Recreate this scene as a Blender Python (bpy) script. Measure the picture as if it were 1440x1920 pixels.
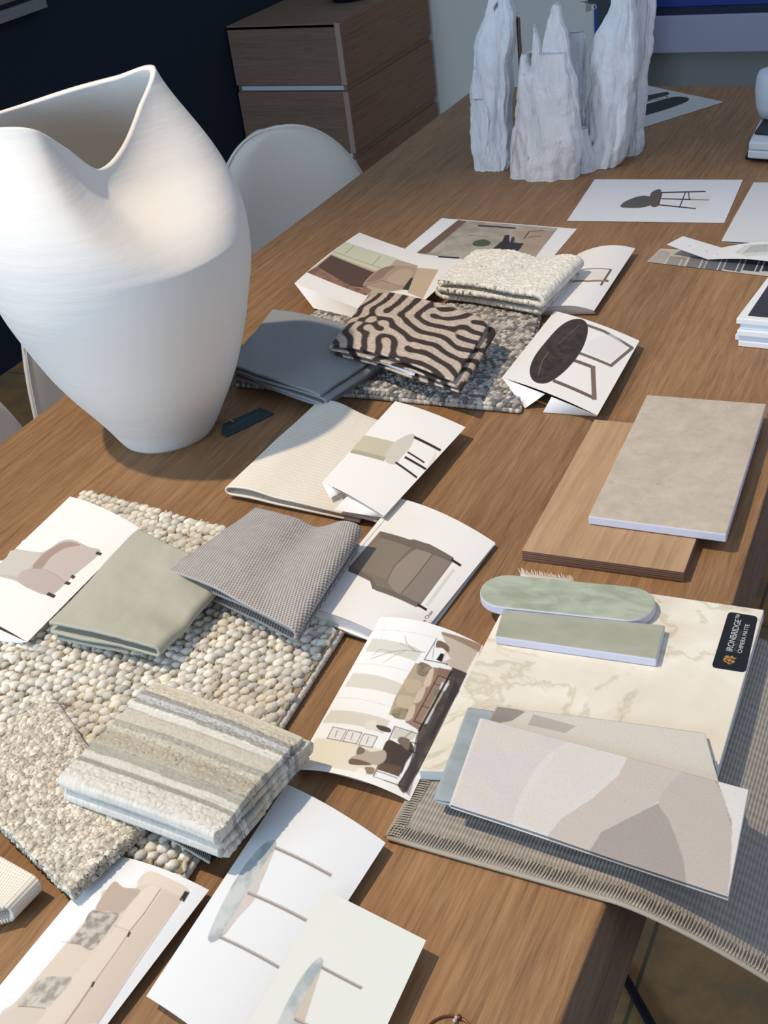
import bpy, bmesh, math, random
import numpy as np
from mathutils import Matrix, Vector
random.seed(7); rng = np.random.default_rng(7)
scene = bpy.context.scene
for o in list(bpy.data.objects): bpy.data.objects.remove(o)
C = scene.collection

# ------------------------------------------------------------------ camera
TZ = 0.75                      # table top above the floor
CAMZ = TZ + 0.775
F = 2260.435
RM = np.array([[0.89889054, 0.42218376, -0.11728881],
               [0.14109365, -0.53230416, -0.83471244],
               [-0.41483536, 0.73376642, -0.53805062]])   # rows: right, down, forward
cd = bpy.data.cameras.new('camera'); cam = bpy.data.objects.new('camera', cd); C.objects.link(cam)
cd.sensor_fit = 'VERTICAL'; cd.sensor_height = 36.0; cd.lens = 36.0 * F / 1920.0
cd.clip_start = 0.02; cd.clip_end = 60
M4 = Matrix.Identity(4)
for i in range(3):
    M4[i][0] = RM[0][i]; M4[i][1] = -RM[1][i]; M4[i][2] = -RM[2][i]
M4[2][3] = CAMZ
cam.matrix_world = M4
scene.camera = cam

# ------------------------------------------------------------------ light
scene.view_settings.view_transform = 'Standard'
scene.view_settings.look = 'None'
scene.view_settings.gamma = 1.0
scene.view_settings.use_curve_mapping = False
scene.view_settings.exposure = 0.0
world = bpy.data.worlds.new('world'); scene.world = world; world.use_nodes = True
bg = world.node_tree.nodes['Background']
bg.inputs[0].default_value = (0.66, 0.78, 1.0, 1); bg.inputs[1].default_value = 0.52

def look(o, tgt):
    d = Vector(tgt) - o.location
    o.rotation_euler = d.to_track_quat('-Z', 'Y').to_euler()

sd = bpy.data.lights.new('ceiling_spot', 'SPOT'); sp = bpy.data.objects.new('ceiling_spot', sd); C.objects.link(sp)
tgt = Vector((-0.58, 1.05, TZ)); sp.location = (-1.78, .14, TZ + 3.27); look(sp, tgt)
sd.energy = 430; sd.color = (1.0, 0.82, 0.61); sd.shadow_soft_size = 0.05
sd.spot_size = math.radians(41); sd.spot_blend = 0.75

wd = bpy.data.lights.new('window_daylight', 'AREA'); wl = bpy.data.objects.new('window_daylight', wd); C.objects.link(wl)
wd.shape = 'RECTANGLE'; wd.size = 2.4; wd.size_y = 1.7
wl.location = (-2.3, -2.6, 1.75); look(wl, (-0.7, 1.2, 0.8))
wd.energy = 120; wd.color = (0.58, 0.79, 1.0)

# ------------------------------------------------------------------ helpers
def ray(x, y):
    return RM.T @ np.array([(x - 720) / F, (y - 960) / F, 1.0])
def at(x, y, z=0.0):
    """a point of the photograph on the level z above the table top"""
    v = ray(x, y); t = (TZ + z - CAMZ) / v[2]
    return np.array([t * v[0], t * v[1], TZ + z])
def onX(x, y, X):
    v = ray(x, y); t = X / v[0]; return np.array([X, t * v[1], CAMZ + t * v[2]])
def onY(x, y, Y):
    v = ray(x, y); t = Y / v[1]; return np.array([t * v[0], Y, CAMZ + t * v[2]])
def project(P):
    P = np.atleast_2d(P) - np.array([0, 0, CAMZ]); q = P @ RM.T
    return np.stack([720 + F * q[:, 0] / q[:, 2], 960 + F * q[:, 1] / q[:, 2]], 1)

def lin(c):
    c = np.asarray(c, float) / 255.0
    return np.where(c <= 0.04045, c / 12.92, ((c + 0.055) / 1.055) ** 2.4)

def _h(ix, iy, seed):
    n = (ix.astype(np.int64) * 374761393 + iy.astype(np.int64) * 668265263 + seed * 982451653) & 0x7fffffff
    n = ((n ^ (n >> 13)) * 1274126177) & 0x7fffffff
    return ((n ^ (n >> 16)) & 0xffff) / 65535.0
def vnoise(x, y, seed=0):
    x = np.asarray(x, float); y = np.asarray(y, float)
    ix = np.floor(x); iy = np.floor(y); fx = x - ix; fy = y - iy
    fx = fx * fx * (3 - 2 * fx); fy = fy * fy * (3 - 2 * fy)
    a = _h(ix, iy, seed); b = _h(ix + 1, iy, seed); c = _h(ix, iy + 1, seed); d = _h(ix + 1, iy + 1, seed)
    return (a * (1 - fx) + b * fx) * (1 - fy) + (c * (1 - fx) + d * fx) * fy - 0.5
def fbm(x, y, seed=0, o=3):
    r = 0; a = 1.0
    for k in range(o):
        r = r + a * vnoise(x * 2 ** k, y * 2 ** k, seed + k); a *= 0.5
    return r

def tag(o, label=None, cat=None, group=None, kind=None):
    if label: o['label'] = label
    if cat: o['category'] = cat
    if group: o['group'] = group
    if kind: o['kind'] = kind
    return o

def mesh(name, V, Fc, mat=None, parent=None, smooth=True, cols=None, uv=None, mats=None, fmat=None):
    V = np.asarray(V, float)
    org = np.array([(V[:, 0].min() + V[:, 0].max()) / 2, (V[:, 1].min() + V[:, 1].max()) / 2, V[:, 2].min()])
    me = bpy.data.meshes.new(name)
    if isinstance(Fc, np.ndarray):
        k = Fc.shape[1]; n = len(Fc)
        me.vertices.add(len(V)); me.vertices.foreach_set('co', (V - org).astype(np.float32).ravel())
        me.loops.add(n * k); me.loops.foreach_set('vertex_index', Fc.astype(np.int32).ravel())
        me.polygons.add(n); me.polygons.foreach_set('loop_start', (np.arange(n) * k).astype(np.int32))
        me.polygons.foreach_set('loop_total', np.full(n, k, np.int32))
        me.update(calc_edges=True); me.validate()
    else:
        me.from_pydata([tuple(v) for v in (V - org)], [], Fc); me.update()
    if smooth: me.polygons.foreach_set('use_smooth', [True] * len(me.polygons))
    if cols is not None:
        a = me.color_attributes.new('Col', 'FLOAT_COLOR', 'POINT')
        cc = np.ones((len(V), 4), np.float32); cc[:, :3] = cols; a.data.foreach_set('color', cc.ravel())
    if uv is not None:
        ul = me.uv_layers.new(name='UVMap'); vi = np.zeros(len(me.loops), np.int32); me.loops.foreach_get('vertex_index', vi)
        ul.data.foreach_set('uv', np.asarray(uv, np.float32)[vi].ravel())
    if mats:
        for m in mats: me.materials.append(m)
        if fmat is not None: me.polygons.foreach_set('material_index', list(fmat))
    elif mat: me.materials.append(mat)
    o = bpy.data.objects.new(name, me); C.objects.link(o)
    if parent is not None:
        o.parent = parent
        pw = np.array(parent['_w']); o.location = org - pw
    else: o.location = org
    o['_w'] = [float(a) for a in org]
    return o

def empty(name, loc, label=None, cat=None, group=None):
    o = bpy.data.objects.new(name, None); C.objects.link(o); o.location = loc; o.empty_display_size = 0.05
    o['_w'] = [float(a) for a in loc]
    return tag(o, label, cat, group)

def gridf(nu, nv, wrap=False):
    """quads of a grid stored row-major: index = i*nv + j"""
    i = np.arange(nu - 1); j = np.arange(nv if wrap else nv - 1)
    I, J = np.meshgrid(i, j, indexing='ij'); J2 = (J + 1) % nv
    return np.stack([I * nv + J, (I + 1) * nv + J, (I + 1) * nv + J2, I * nv + J2], -1).reshape(-1, 4)

def bevel(o, w=0.002, seg=2):
    m = o.modifiers.new('bevel', 'BEVEL'); m.width = w; m.segments = seg; m.limit_method = 'ANGLE'; m.angle_limit = 0.6
    return o
def solid(o, th, off=0.0):
    m = o.modifiers.new('solid', 'SOLIDIFY'); m.thickness = th; m.offset = off; return o

def prism(name, poly, z0, z1, mat, parent=None, bev=0.0015, smooth=False, mats=None, fmat=None):
    """vertical prism over a world-space xy outline (counter-clockwise or not)"""
    P = [tuple(p[:2]) for p in poly]; n = len(P)
    ar = sum(P[i][0] * P[(i + 1) % n][1] - P[(i + 1) % n][0] * P[i][1] for i in range(n))
    if ar < 0: P = P[::-1]
    V = [(x, y, z0) for x, y in P] + [(x, y, z1) for x, y in P]
    Fc = [list(range(n))[::-1], list(range(n, 2 * n))] + [[i, (i + 1) % n, n + (i + 1) % n, n + i] for i in range(n)]
    o = mesh(name, V, Fc, mat, parent, smooth=smooth, mats=mats, fmat=fmat)
    if bev: bevel(o, bev)
    return o
def box(name, a, b, mat, parent=None, bev=0.003):
    return prism(name, [(a[0], a[1]), (b[0], a[1]), (b[0], b[1]), (a[0], b[1])], a[2], b[2], mat, parent, bev)

def tube(name, pts, r, mat, parent=None, n=10, closed=False):
    pts = np.asarray(pts, float); m = len(pts); V = []
    rr = np.broadcast_to(np.asarray(r, float), (m,))
    for i in range(m):
        a = pts[(i - 1) % m] if (closed or i > 0) else pts[i]; b = pts[(i + 1) % m] if (closed or i < m - 1) else pts[i]
        t = b - a; t /= (np.linalg.norm(t) + 1e-12)
        up = np.array([0, 0, 1.0]) if abs(t[2]) < 0.9 else np.array([1.0, 0, 0])
        s = np.cross(t, up); s /= np.linalg.norm(s); u = np.cross(s, t)
        for k in range(n):
            q = 2 * math.pi * k / n; V.append(pts[i] + rr[i] * (math.cos(q) * s + math.sin(q) * u))
    Fc = [list(map(int, f)) for f in gridf(m, n, True)]
    if closed: Fc += [[(m - 1) * n + k, k, (k + 1) % n, (m - 1) * n + (k + 1) % n] for k in range(n)]
    else: Fc += [list(range(n)), list(range((m - 1) * n, m * n))[::-1]]
    return mesh(name, V, Fc, mat, parent)

# ------------------------------------------------------------------ materials
class NT:
    def __init__(s, name, rough=0.8, color=(128, 128, 128), sheen=0.0, spec=0.5):
        s.m = bpy.data.materials.new(name); s.m.use_nodes = True; s.t = s.m.node_tree; s.n = s.t.nodes; s.l = s.t.links
        s.b = s.n['Principled BSDF']; s.b.inputs['Roughness'].default_value = rough
        s.b.inputs['Base Color'].default_value = (*lin(color), 1); s.b.inputs['Specular IOR Level'].default_value = spec
        if sheen: s.b.inputs['Sheen Weight'].default_value = sheen; s.b.inputs['Sheen Roughness'].default_value = 0.4
    def node(s, t, **k):
        n = s.n.new(t)
        for a, v in k.items():
            if a.startswith('i_'): n.inputs[a[2:].replace('_', ' ')].default_value = v
            else: setattr(n, a, v)
        return n
    def coord(s, kind='Object', scale=(1, 1, 1), rot=(0, 0, 0)):
        c = s.node('ShaderNodeTexCoord'); mp = s.node('ShaderNodeMapping'); s.l.new(c.outputs[kind], mp.inputs[0])
        mp.inputs['Scale'].default_value = scale; mp.inputs['Rotation'].default_value = rot; return mp.outputs[0]
    def noise(s, v, scale, detail=4, rough=0.55, dist=0.0):
        n = s.node('ShaderNodeTexNoise'); s.l.new(v, n.inputs['Vector']); n.inputs['Scale'].default_value = scale
        n.inputs['Detail'].default_value = detail; n.inputs['Roughness'].default_value = rough; n.inputs['Distortion'].default_value = dist
        return n.outputs['Fac']
    def vor(s, v, scale, feature='F1'):
        n = s.node('ShaderNodeTexVoronoi', feature=feature); s.l.new(v, n.inputs['Vector']); n.inputs['Scale'].default_value = scale
        return n.outputs['Distance']
    def ramp(s, f, stops):
        n = s.node('ShaderNodeValToRGB'); e = n.color_ramp.elements
        while len(e) < len(stops): e.new(0.5)
        for el, (p, c) in zip(e, stops): el.position = p; el.color = (*(lin(c) if len(c) == 3 else c), 1) if len(c) == 3 else c
        s.l.new(f, n.inputs[0]); return n.outputs[0]
    def mix(s, a, b, f, mode='MIX'):
        n = s.node('ShaderNodeMix', data_type='RGBA', blend_type=mode)
        for sock, v in ((n.inputs[0], f), (n.inputs[6], a), (n.inputs[7], b)):
            if hasattr(v, 'node'): s.l.new(v, sock)
            else: sock.default_value = v if isinstance(v, (int, float)) else ((*lin(v), 1) if len(v) == 3 else v)
        return n.outputs[2]
    def math(s, op, a, b=0.0, c=None):
        n = s.node('ShaderNodeMath', operation=op)
        for i, v in enumerate((a, b) + ((c,) if c is not None else ())):
            if hasattr(v, 'node'): s.l.new(v, n.inputs[i])
            else: n.inputs[i].default_value = v
        return n.outputs[0]
    def sep(s, v):
        n = s.node('ShaderNodeSeparateXYZ'); s.l.new(v, n.inputs[0]); return n.outputs
    def attr(s):
        n = s.node('ShaderNodeVertexColor', layer_name='Col'); return n.outputs[0]
    def color(s, c): s.l.new(c, s.b.inputs['Base Color']); return s
    def bump(s, h, dist=0.001, strength=1.0):
        n = s.node('ShaderNodeBump'); n.inputs['Distance'].default_value = dist; n.inputs['Strength'].default_value = strength
        s.l.new(h, n.inputs['Height'])
        if s.b.inputs['Normal'].is_linked: s.l.new(s.b.inputs['Normal'].links[0].from_socket, n.inputs['Normal'])
        s.l.new(n.outputs[0], s.b.inputs['Normal']); return s

def plain(name, col, rough=0.7, **k): return NT(name, rough, col, **k).m

def wood(name, dark, mid, light, planks=None, rough=0.5, sc=1.0, axis='Y', spec=0.3):
    t = NT(name, rough, mid, spec=spec)
    st = {'Y': (1, .045, 1), 'X': (.045, 1, 1), 'Z': (1, 1, .045)}[axis]
    v = t.coord('Object', tuple(a * sc for a in st))
    a = t.noise(v, 120, 7, .7, .5); b = t.noise(v, 520, 3, .6); c = t.noise(v, 9, 3, .5, 1.0)
    f = t.math('ADD', t.math('MULTIPLY', a, .55), t.math('MULTIPLY', b, .3)); f = t.math('ADD', f, t.math('MULTIPLY', c, .15))
    col = t.ramp(f, [(.36, dark), (.5, mid), (.64, light)])
    pores = t.noise(v, 420, 2, .5)
    col = t.mix(col, dark, t.ramp(pores, [(.60, (0, 0, 0)), (.72, (150, 150, 150))]))
    if planks:
        x = t.sep(t.coord('Object'))[0]
        br = t.math('FLOOR', t.math('DIVIDE', x, planks)); wn = t.node('ShaderNodeTexWhiteNoise', noise_dimensions='1D')
        t.l.new(br, wn.inputs['W']); g = t.math('MULTIPLY_ADD', wn.outputs[0], .22, .86)
        cb = t.node('ShaderNodeCombineColor'); [t.l.new(g, cb.inputs[i]) for i in range(3)]
        col = t.mix(col, cb.outputs[0], 1.0, 'MULTIPLY')
    t.color(col); t.bump(b, .0003, .35)
    return t.m

M = {}
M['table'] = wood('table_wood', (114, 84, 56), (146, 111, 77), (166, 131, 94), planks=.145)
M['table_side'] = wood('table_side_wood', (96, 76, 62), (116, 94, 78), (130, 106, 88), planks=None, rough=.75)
M['cabinet'] = wood('cabinet_wood', (112, 92, 76), (130, 108, 90), (144, 120, 100), axis='X', rough=.6)
M['cabinet_front'] = wood('cabinet_front_wood', (110, 82, 64), (132, 99, 78), (146, 112, 90), axis='Y', rough=.6)
M['cabinet_edge'] = plain('cabinet_edge', (170, 150, 140), .6)
M['navy'] = plain('navy_wall', (6, 26, 44), .95)
M['white_wall'] = plain('white_wall', (222, 226, 220), .9)
M['grey_wall'] = plain('grey_wall', (150, 156, 156), .9)
M['steel'] = plain('brushed_metal', (205, 208, 225), .35)
t = NT('slate_floor', .45, (70, 60, 48)); v = t.coord('Object')
col = t.ramp(t.noise(v, 9, 8, .7, .2), [(.34, (118, 104, 80)), (.46, (142, 112, 76)), (.56, (160, 122, 78)), (.70, (126, 114, 90))])
sx, sy, _ = t.sep(v)[:3]
gx = t.math('LESS_THAN', t.math('FRACT', t.math('DIVIDE', sx, .6)), .010); gy = t.math('LESS_THAN', t.math('FRACT', t.math('DIVIDE', sy, .6)), .010)
t.color(t.mix(col, (92, 82, 68), t.math('MAXIMUM', gx, gy))); t.bump(t.noise(v, 9, 5), .006, .6); M['floor'] = t.m
M['paper'] = (lambda t: (t.color(t.attr()), t.m)[1])(NT('printed_paper', .55, spec=.35))
M['paper_white'] = plain('white_paper', (238, 238, 240), .55)
t = NT('fabric_upholstery', .95, (215, 208, 198), sheen=.2); t.bump(t.noise(t.coord('Object'), 600, 2), .0008, .5); M['chair'] = t.m
M['chair_leg'] = plain('dark_wood_leg', (40, 32, 28), .5)
t = NT('matte_ceramic', .9, (226, 223, 217), spec=.15); v = t.coord('Object', (1, 1, 9))
t.bump(t.noise(v, 5, 4, .5), .004, .35); v2 = t.coord('Object'); t.bump(t.noise(v2, 70, 3), .0008, .3); M['vase'] = t.m

def cloth_mat(name, cols, fu, fv, bumpd=.0006, kind='plain', rough=.95, attr=False, mott=.3, sheen=.15):
    """woven cloth: fu / fv threads per metre along the uv axes"""
    t = NT(name, rough, cols[0], sheen=sheen, spec=.15)
    v = t.coord('UV'); s = t.sep(v)
    u, w = s[0], s[1]
    if kind == 'twill': u = t.math('ADD', u, t.math('MULTIPLY', w, .5 * fv / fu))
    a = t.math('SINE', t.math('MULTIPLY', u, 6.2832 * fu)); b = t.math('SINE', t.math('MULTIPLY', w, 6.2832 * fv))
    if kind in ('plain', 'twill'): h = t.math('MULTIPLY', a, b)
    elif kind == 'rib': h = t.math('MULTIPLY_ADD', a, .7, t.math('MULTIPLY', b, .35))
    elif kind == 'felt': h = t.math('MULTIPLY_ADD', t.noise(v, fu, 4, .7), 2.0, -1.0)
    n = t.noise(v, fu * .35, 3, .6)
    f = t.math('MULTIPLY_ADD', h, .5, .5); f = t.math('ADD', t.math('MULTIPLY', f, 1 - mott), t.math('MULTIPLY', n, mott))
    if attr: c = t.mix(t.mix(t.attr(), (120, 118, 116), .35, 'MULTIPLY'), t.attr(), f)
    else: c = t.mix(cols[0], cols[1], f)
    t.color(c); t.bump(f, bumpd, 1.0); return t.m

M['throw'] = cloth_mat('slate_blue_wool', [(118, 124, 128), (158, 162, 164)], 900, 900, .0006, 'felt')
M['sage'] = cloth_mat('sage_velvet', [(160, 158, 142), (186, 184, 168)], 700, 500, .0005, 'felt', sheen=.4)
M['weave'] = cloth_mat('grey_basket_weave', [(84, 86, 96), (216, 208, 198)], 260, 200, .0012, 'twill', mott=.25)
M['linen'] = cloth_mat('cream_ribbed_cotton', [(222, 214, 198), (242, 236, 224)], 420, 150, .0009, 'rib')
M['print'] = cloth_mat('printed_linen', [(200, 200, 200), (220, 220, 220)], 1300, 1300, .0003, 'plain', attr=True, mott=.7)
M['sheer'] = cloth_mat('pale_blue_sheer', [(140, 152, 158), (176, 186, 190)], 1200, 1200, .0003, 'plain')
M['zebra'] = cloth_mat('chenille_zebra', [(180, 160, 140), (120, 100, 90)], 800, 800, .0008, 'felt', attr=True, mott=.6)
M['stripe'] = cloth_mat('striped_wool', [(200, 200, 190), (220, 220, 210)], 600, 600, .0010, 'felt', attr=True, mott=.5)
M['wool'] = (lambda t: (t.color(t.attr()), t.bump(t.noise(t.coord('Object'), 420, 4, .65), .0016, .8), t.m)[2])(NT('spun_wool', .95, sheen=.2, spec=.15))
M['flat'] = cloth_mat('grey_flatweave', [(120, 116, 112), (190, 182, 170)], 330, 110, .0014, 'rib', mott=.5)
M['stitch'] = plain('beige_binding', (166, 156, 140), .95)
M['ink'] = plain('black_sticker', (10, 12, 16), .35)
M['gold'] = plain('gold_foil', (168, 124, 60), .4)
M['lettering'] = plain('light_lettering', (190, 192, 190), .6)
M['tag'] = plain('teal_card_tag', (26, 52, 62), .6)
M['black'] = plain('black_card', (14, 16, 20), .5)

# ------------------------------------------------------------------ setting
XW = -2.69
fl = box('floor', (XW - .1, -1.2, -.1), (2.2, 6.2, 0), M['floor'], bev=0); tag(fl, kind='structure')
tag(box('wall_left', (XW - .1, -1.2, 0), (XW, 6.2, 2.7), M['navy'], bev=0), kind='structure')
xr = onY(1099, 50, 4.87)[0]
tag(box('wall_back', (XW, 4.87, 0), (xr, 5.0, 2.7), M['white_wall'], bev=0), kind='structure')
tag(box('wall_right', (XW, 5.545, 0), (2.2, 5.65, 2.7), M['grey_wall'], bev=0), kind='structure')

# table ---------------------------------------------------------------
table = empty('dining_table', (-.7, 1.4, 0), 'long oak dining table covered with samples and pictures', 'table')
XL, XR = -1.213, -.166
edge = [(-.192, .10), (-.192, .30), (-.1915, .48), (-.190, .60), (-.181, .80), (-.176, 1.0), (-.184, 1.25), (-.190, 1.6), (-.190, 2.926)]
top = [(XL, .10), (XL, 2.926)] + [(x, y) for x, y in edge[::-1]]
low = [(XL + .004, .10), (XL + .004, 2.922)] + [(XR - .002, 2.922)] + [(XR, y) for x, y in edge[::-1][1:]]
n = len(top)
V = [(x, y, TZ) for x, y in top] + [(x, y, TZ - .05) for x, y in low]
Fc = [list(range(n))[::-1], list(range(n, 2 * n))] + [[i, (i + 1) % n, n + (i + 1) % n, n + i] for i in range(n)]
fm = [0, 1] + [1] * n
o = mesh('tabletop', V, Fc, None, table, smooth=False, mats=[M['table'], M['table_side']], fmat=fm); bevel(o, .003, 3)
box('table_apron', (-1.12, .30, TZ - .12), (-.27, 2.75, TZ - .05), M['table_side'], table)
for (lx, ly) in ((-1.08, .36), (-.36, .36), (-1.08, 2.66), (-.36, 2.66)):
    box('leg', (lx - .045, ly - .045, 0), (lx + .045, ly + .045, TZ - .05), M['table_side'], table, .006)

# cabinet -------------------------------------------------------------
cab = empty('drawer_cabinet', (-2.44, 4.45, 0), 'low oak cabinet with metal recess strips against the navy wall', 'cabinet')
x0, x1, y0, y1 = XW + .008, -2.197, 4.061, 4.845
box('carcass', (x0, y0 + .012, .03), (x1 - .012, y1, .66), M['cabinet'], cab)
zs = [(.677, .458), (.433, .205), (.180, .03)]
for k, (zt, zb) in enumerate(zs):
    box('side_panel', (x0, y0, zb), (x1 - .022, y0 + .02, zt - (.0 if k else .002)), M['cabinet'], cab)
    box('drawer', (x1 - .021, y0, zb), (x1, y1, zt), M['cabinet_front'], cab)
    box('edge_strip', (x1 - .022, y0 - .002, zb), (x1 - .001, y0 - .0002, zt), M['cabinet_edge'], cab, 0)
    if k < 2:
        box('metal_strip', (x0 + .02, y0 + .004, zb - .020), (x1 - .02, y0 + .016, zb - .003), M['steel'], cab)
box('cabinet_top', (x0, y0, .66), (x1 - .022, y1, .677), M['cabinet'], cab)
a = np.array([-2.36, 4.48, .677]); ang = np.linspace(0, 2 * math.pi, 33)[:-1]
prof = [(.0, .0), (.07, .0), (.085, .03), (.09, .06), (.08, .06), (.07, .012), (.0, .012)]
V = [(a[0] + r * math.cos(q), a[1] + r * math.sin(q), a[2] + z) for r, z in prof for q in ang]
tag(mesh('shallow_bowl', V, [list(map(int, f)) for f in gridf(len(prof), 32, True)], plain('dark_blue_glaze', (20, 30, 60), .3)),
    'dark blue shallow bowl standing on the oak cabinet', 'bowl')

# framed picture on the navy wall (top left corner of the photo)
pf = empty('picture_frame', (XW + .01, 2.5, .96), 'grey framed picture hanging on the navy wall, top left', 'picture frame')
grey = plain('pale_grey_frame', (120, 122, 126), .6)
zb, ye = .953, 3.08
for nm, A, B, mm in (('frame', (XW, 1.9, zb), (XW + .03, ye, zb + .03), grey), ('frame', (XW, ye - .03, zb + .03), (XW + .03, ye, 1.7), grey),
                     ('frame', (XW, 1.9, 1.7), (XW + .03, ye, 1.73), grey), ('frame', (XW, 1.87, zb), (XW + .03, 1.9, 1.73), grey),
                     ('mat_board', (XW, 1.9, zb + .045), (XW + .02, ye - .045, 1.69), plain('grey_mat_board', (112, 108, 106), .8)),
                     ('backing', (XW, 1.9, zb + .03), (XW + .008, ye - .03, 1.7), M['black'])):
    box(nm, A, B, mm, pf, .001)

# blue framed canvas far behind the table on the right
def xy_on(x, y, Y): return onY(x, y, Y)
bp = empty('framed_canvas', (-.9, 5.5, .0), 'large blue canvas in a pale lavender frame behind the table', 'painting')
p1 = onY(1215, 15, 5.49); p2 = onY(1300, 27, 5.49); p3 = onY(1300, 97, 5.49)
zl = p1[2]
bp['_w'] = [-.9, 5.5, p3[2]]; bp.location = (-.9, 5.5, p3[2])
XA = onY(1200, 60, 5.49)[0]
box('frame_rail', (XA - .05, 5.47, p3[2]), (1.4, 5.54, p2[2]), plain('lavender_frame', (176, 182, 206), .7), bp, .004)
box('dark_band', (XA + .05, 5.485, p2[2] + .001), (1.2, 5.54, p1[2]), plain('deep_navy_paint', (14, 34, 66), .6), bp, .001)
box('canvas', (XA + .05, 5.49, p1[2] + .001), (1.2, 5.54, p1[2] + .8), plain('royal_blue_paint', (30, 62, 150), .6), bp, .001)
box('frame_post', (XA - .05, 5.47, p2[2] + .001), (XA + .048, 5.54, p1[2] + .85), plain('lavender_frame_post', (176, 182, 206), .7), bp, .004)

# dark strip standing in for the dark gap between the walls, behind the glass
tag(box('dark_gap_strip', (xr + .005, 4.9, 0), (xr + .10, 5.0, 2.7), plain('dark_gap_grey', (66, 76, 80), .8), bev=0), kind='structure')

# chairs --------------------------------------------------------------
def chair(cx, cy, deg, label, ztop=.85, W=.265):
    root = empty('dining_chair', (cx, cy, 0), label, 'chair', 'upholstered chairs along the table')
    a0 = math.radians(deg); ax = np.array([math.cos(a0), math.sin(a0)]); fw = np.array([ax[1], -ax[0]])  # across, facing
    def P(a, b, dz): q = np.array([cx, cy]) + ax * a + fw * b; return (q[0], q[1], dz)
    na, nb = 41, 31; V = []
    for side in (0, 1):
        for j in range(nb):
            b = j / (nb - 1); ph = b * math.pi / 2
            zz = .44 + (ztop - .44) * math.sin(ph) ** .9
            w = W * (1 - .0 * b) * (math.cos(ph) ** .8 if b > 0 else 1)
            for i in range(na):
                a = -1 + 2 * i / (na - 1)
                curve = .055 * a * a * (w / W) ** 2
                th = .022 * (1 - abs(a) ** 6) * (1 if b < .96 else .4) + .006
                V.append(P(a * w, curve - .02 - .03 * b + (th if side else -th), zz))
    f = gridf(nb, na); m = nb * na
    Fc = [list(map(int, q)) for q in f] + [list(map(int, q[::-1] + m)) for q in f]
    for j in range(nb - 1):
        for i in (0, na - 1):
            A, B = j * na + i, (j + 1) * na + i; Fc.append([A, B, B + m, A + m])
    for i in range(na - 1):
        for j in (0, nb - 1):
            A, B = j * na + i, j * na + i + 1; Fc.append([A, B, B + m, A + m])
    back = mesh('backrest', V, Fc, M['chair'], root)
    pts = []
    for j in range(nb):
        b = j / (nb - 1); ph = b * math.pi / 2
        pts.append(P(-W * math.cos(ph) ** .8 if b < 1 else 0, .055 * (math.cos(ph) ** 1.6) - .020 - .03 * b, .44 + (ztop - .44) * math.sin(ph) ** .9))
    rp = []
    for j in range(nb - 2, -1, -1):
        b = j / (nb - 1); ph = b * math.pi / 2
        rp.append(P(W * math.cos(ph) ** .8, .055 * (math.cos(ph) ** 1.6) - .020 - .03 * b, .44 + (ztop - .44) * math.sin(ph) ** .9))
    tube('piping', pts + rp, .004, M['chair'], back, 8)
    seat = [P(.235 * math.copysign(abs(math.cos(q)) ** .7, math.cos(q)), .20 + .215 * math.copysign(abs(math.sin(q)) ** .7, math.sin(q)), 0)[:2] for q in np.linspace(0, 2 * math.pi, 41)[:-1]]
    prism('seat', seat, .40, .47, M['chair'], root, .02, smooth=True)
    for sa in (-.19, .19):
        for sb in (.03, .37):
            tube('leg', [P(sa, sb, .41), P(sa * 1.12, sb * 1.0 + (.02 if sb > .2 else -.02), .0)], [.018, .011], M['chair_leg'], root, 10)
    return root
chair(-1.415, 2.28, 55, 'cream upholstered chair with a round back nearest the oak cabinet', ztop=.825, W=.222)
chair(-1.455, 1.635, 86, 'cream upholstered chair half hidden behind the white vase')
chair(-1.42, 1.06, 92, 'cream upholstered chair at the left picture edge, nearest the camera', ztop=.83)
# ==================================================================PART2
# ------------------------------------------------------------------ vase
def per_interp(phs, vals, q):
    """smooth periodic interpolation (Catmull-Rom)"""
    phs = np.asarray(phs, float); vals = np.asarray(vals, float); n = len(phs); out = []
    for a in np.asarray(q) % 360:
        k = int(np.searchsorted(phs, a, side='right') - 1) % n
        p1, p2 = phs[k], phs[(k + 1) % n]; span = (p2 - p1) % 360 or 360; t = ((a - p1) % 360) / span
        v0, v1, v2, v3 = vals[(k - 1) % n], vals[k], vals[(k + 1) % n], vals[(k + 2) % n]
        s0 = (p1 - phs[(k - 1) % n]) % 360; s3 = (phs[(k + 2) % n] - p2) % 360
        m1 = (v2 - v0) / (s0 + span) * span; m2 = (v3 - v1) / (span + s3) * span
        out.append((2 * t**3 - 3 * t**2 + 1) * v1 + (t**3 - 2 * t**2 + t) * m1 + (-2 * t**3 + 3 * t**2) * v2 + (t**3 - t**2) * m2)
    return np.array(out)
VB = np.array([-.985, 1.168, TZ]); VN = VB[:2] / np.linalg.norm(VB[:2]); VP = np.array([VN[1], -VN[0]])
def on_plane(x, y, rho):
    v = ray(x, y); t = (VB[:2] @ VN + rho) / (v[:2] @ VN); return np.array([t * v[0], t * v[1], CAMZ + t * v[2]])
rim_ = [(8, 290, 124, .03), (50, 215, 142, .085), (90, 130, 165, .10), (130, 40, 195, .095), (165, -40, 222, .05), (200, -75, 246, -.02),
        (232, -20, 240, -.085), (258, 62, 242, -.105), (280, 125, 278, -.085), (298, 185, 317, -.055), (316, 228, 284, -.03), (342, 266, 195, .0)]
NPH, NA, NB = 240, 60, 60
phi = np.arange(NPH) * 360 / NPH
rim = per_interp([r[0] for r in rim_], [on_plane(r[1], r[2], r[3]) for r in rim_], phi)
pr_ = np.radians(phi)
zk = [0, .006, .020, .057, .089, .125, .165, .193, .221, .25, .28]
rr = np.array([.064, .069, .077, .098, .114, .128, .141, .148, .156, .161, .162])
rl = np.array([.064, .069, .074, .095, .115, .134, .150, .160, .169, .175, .178])
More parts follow.
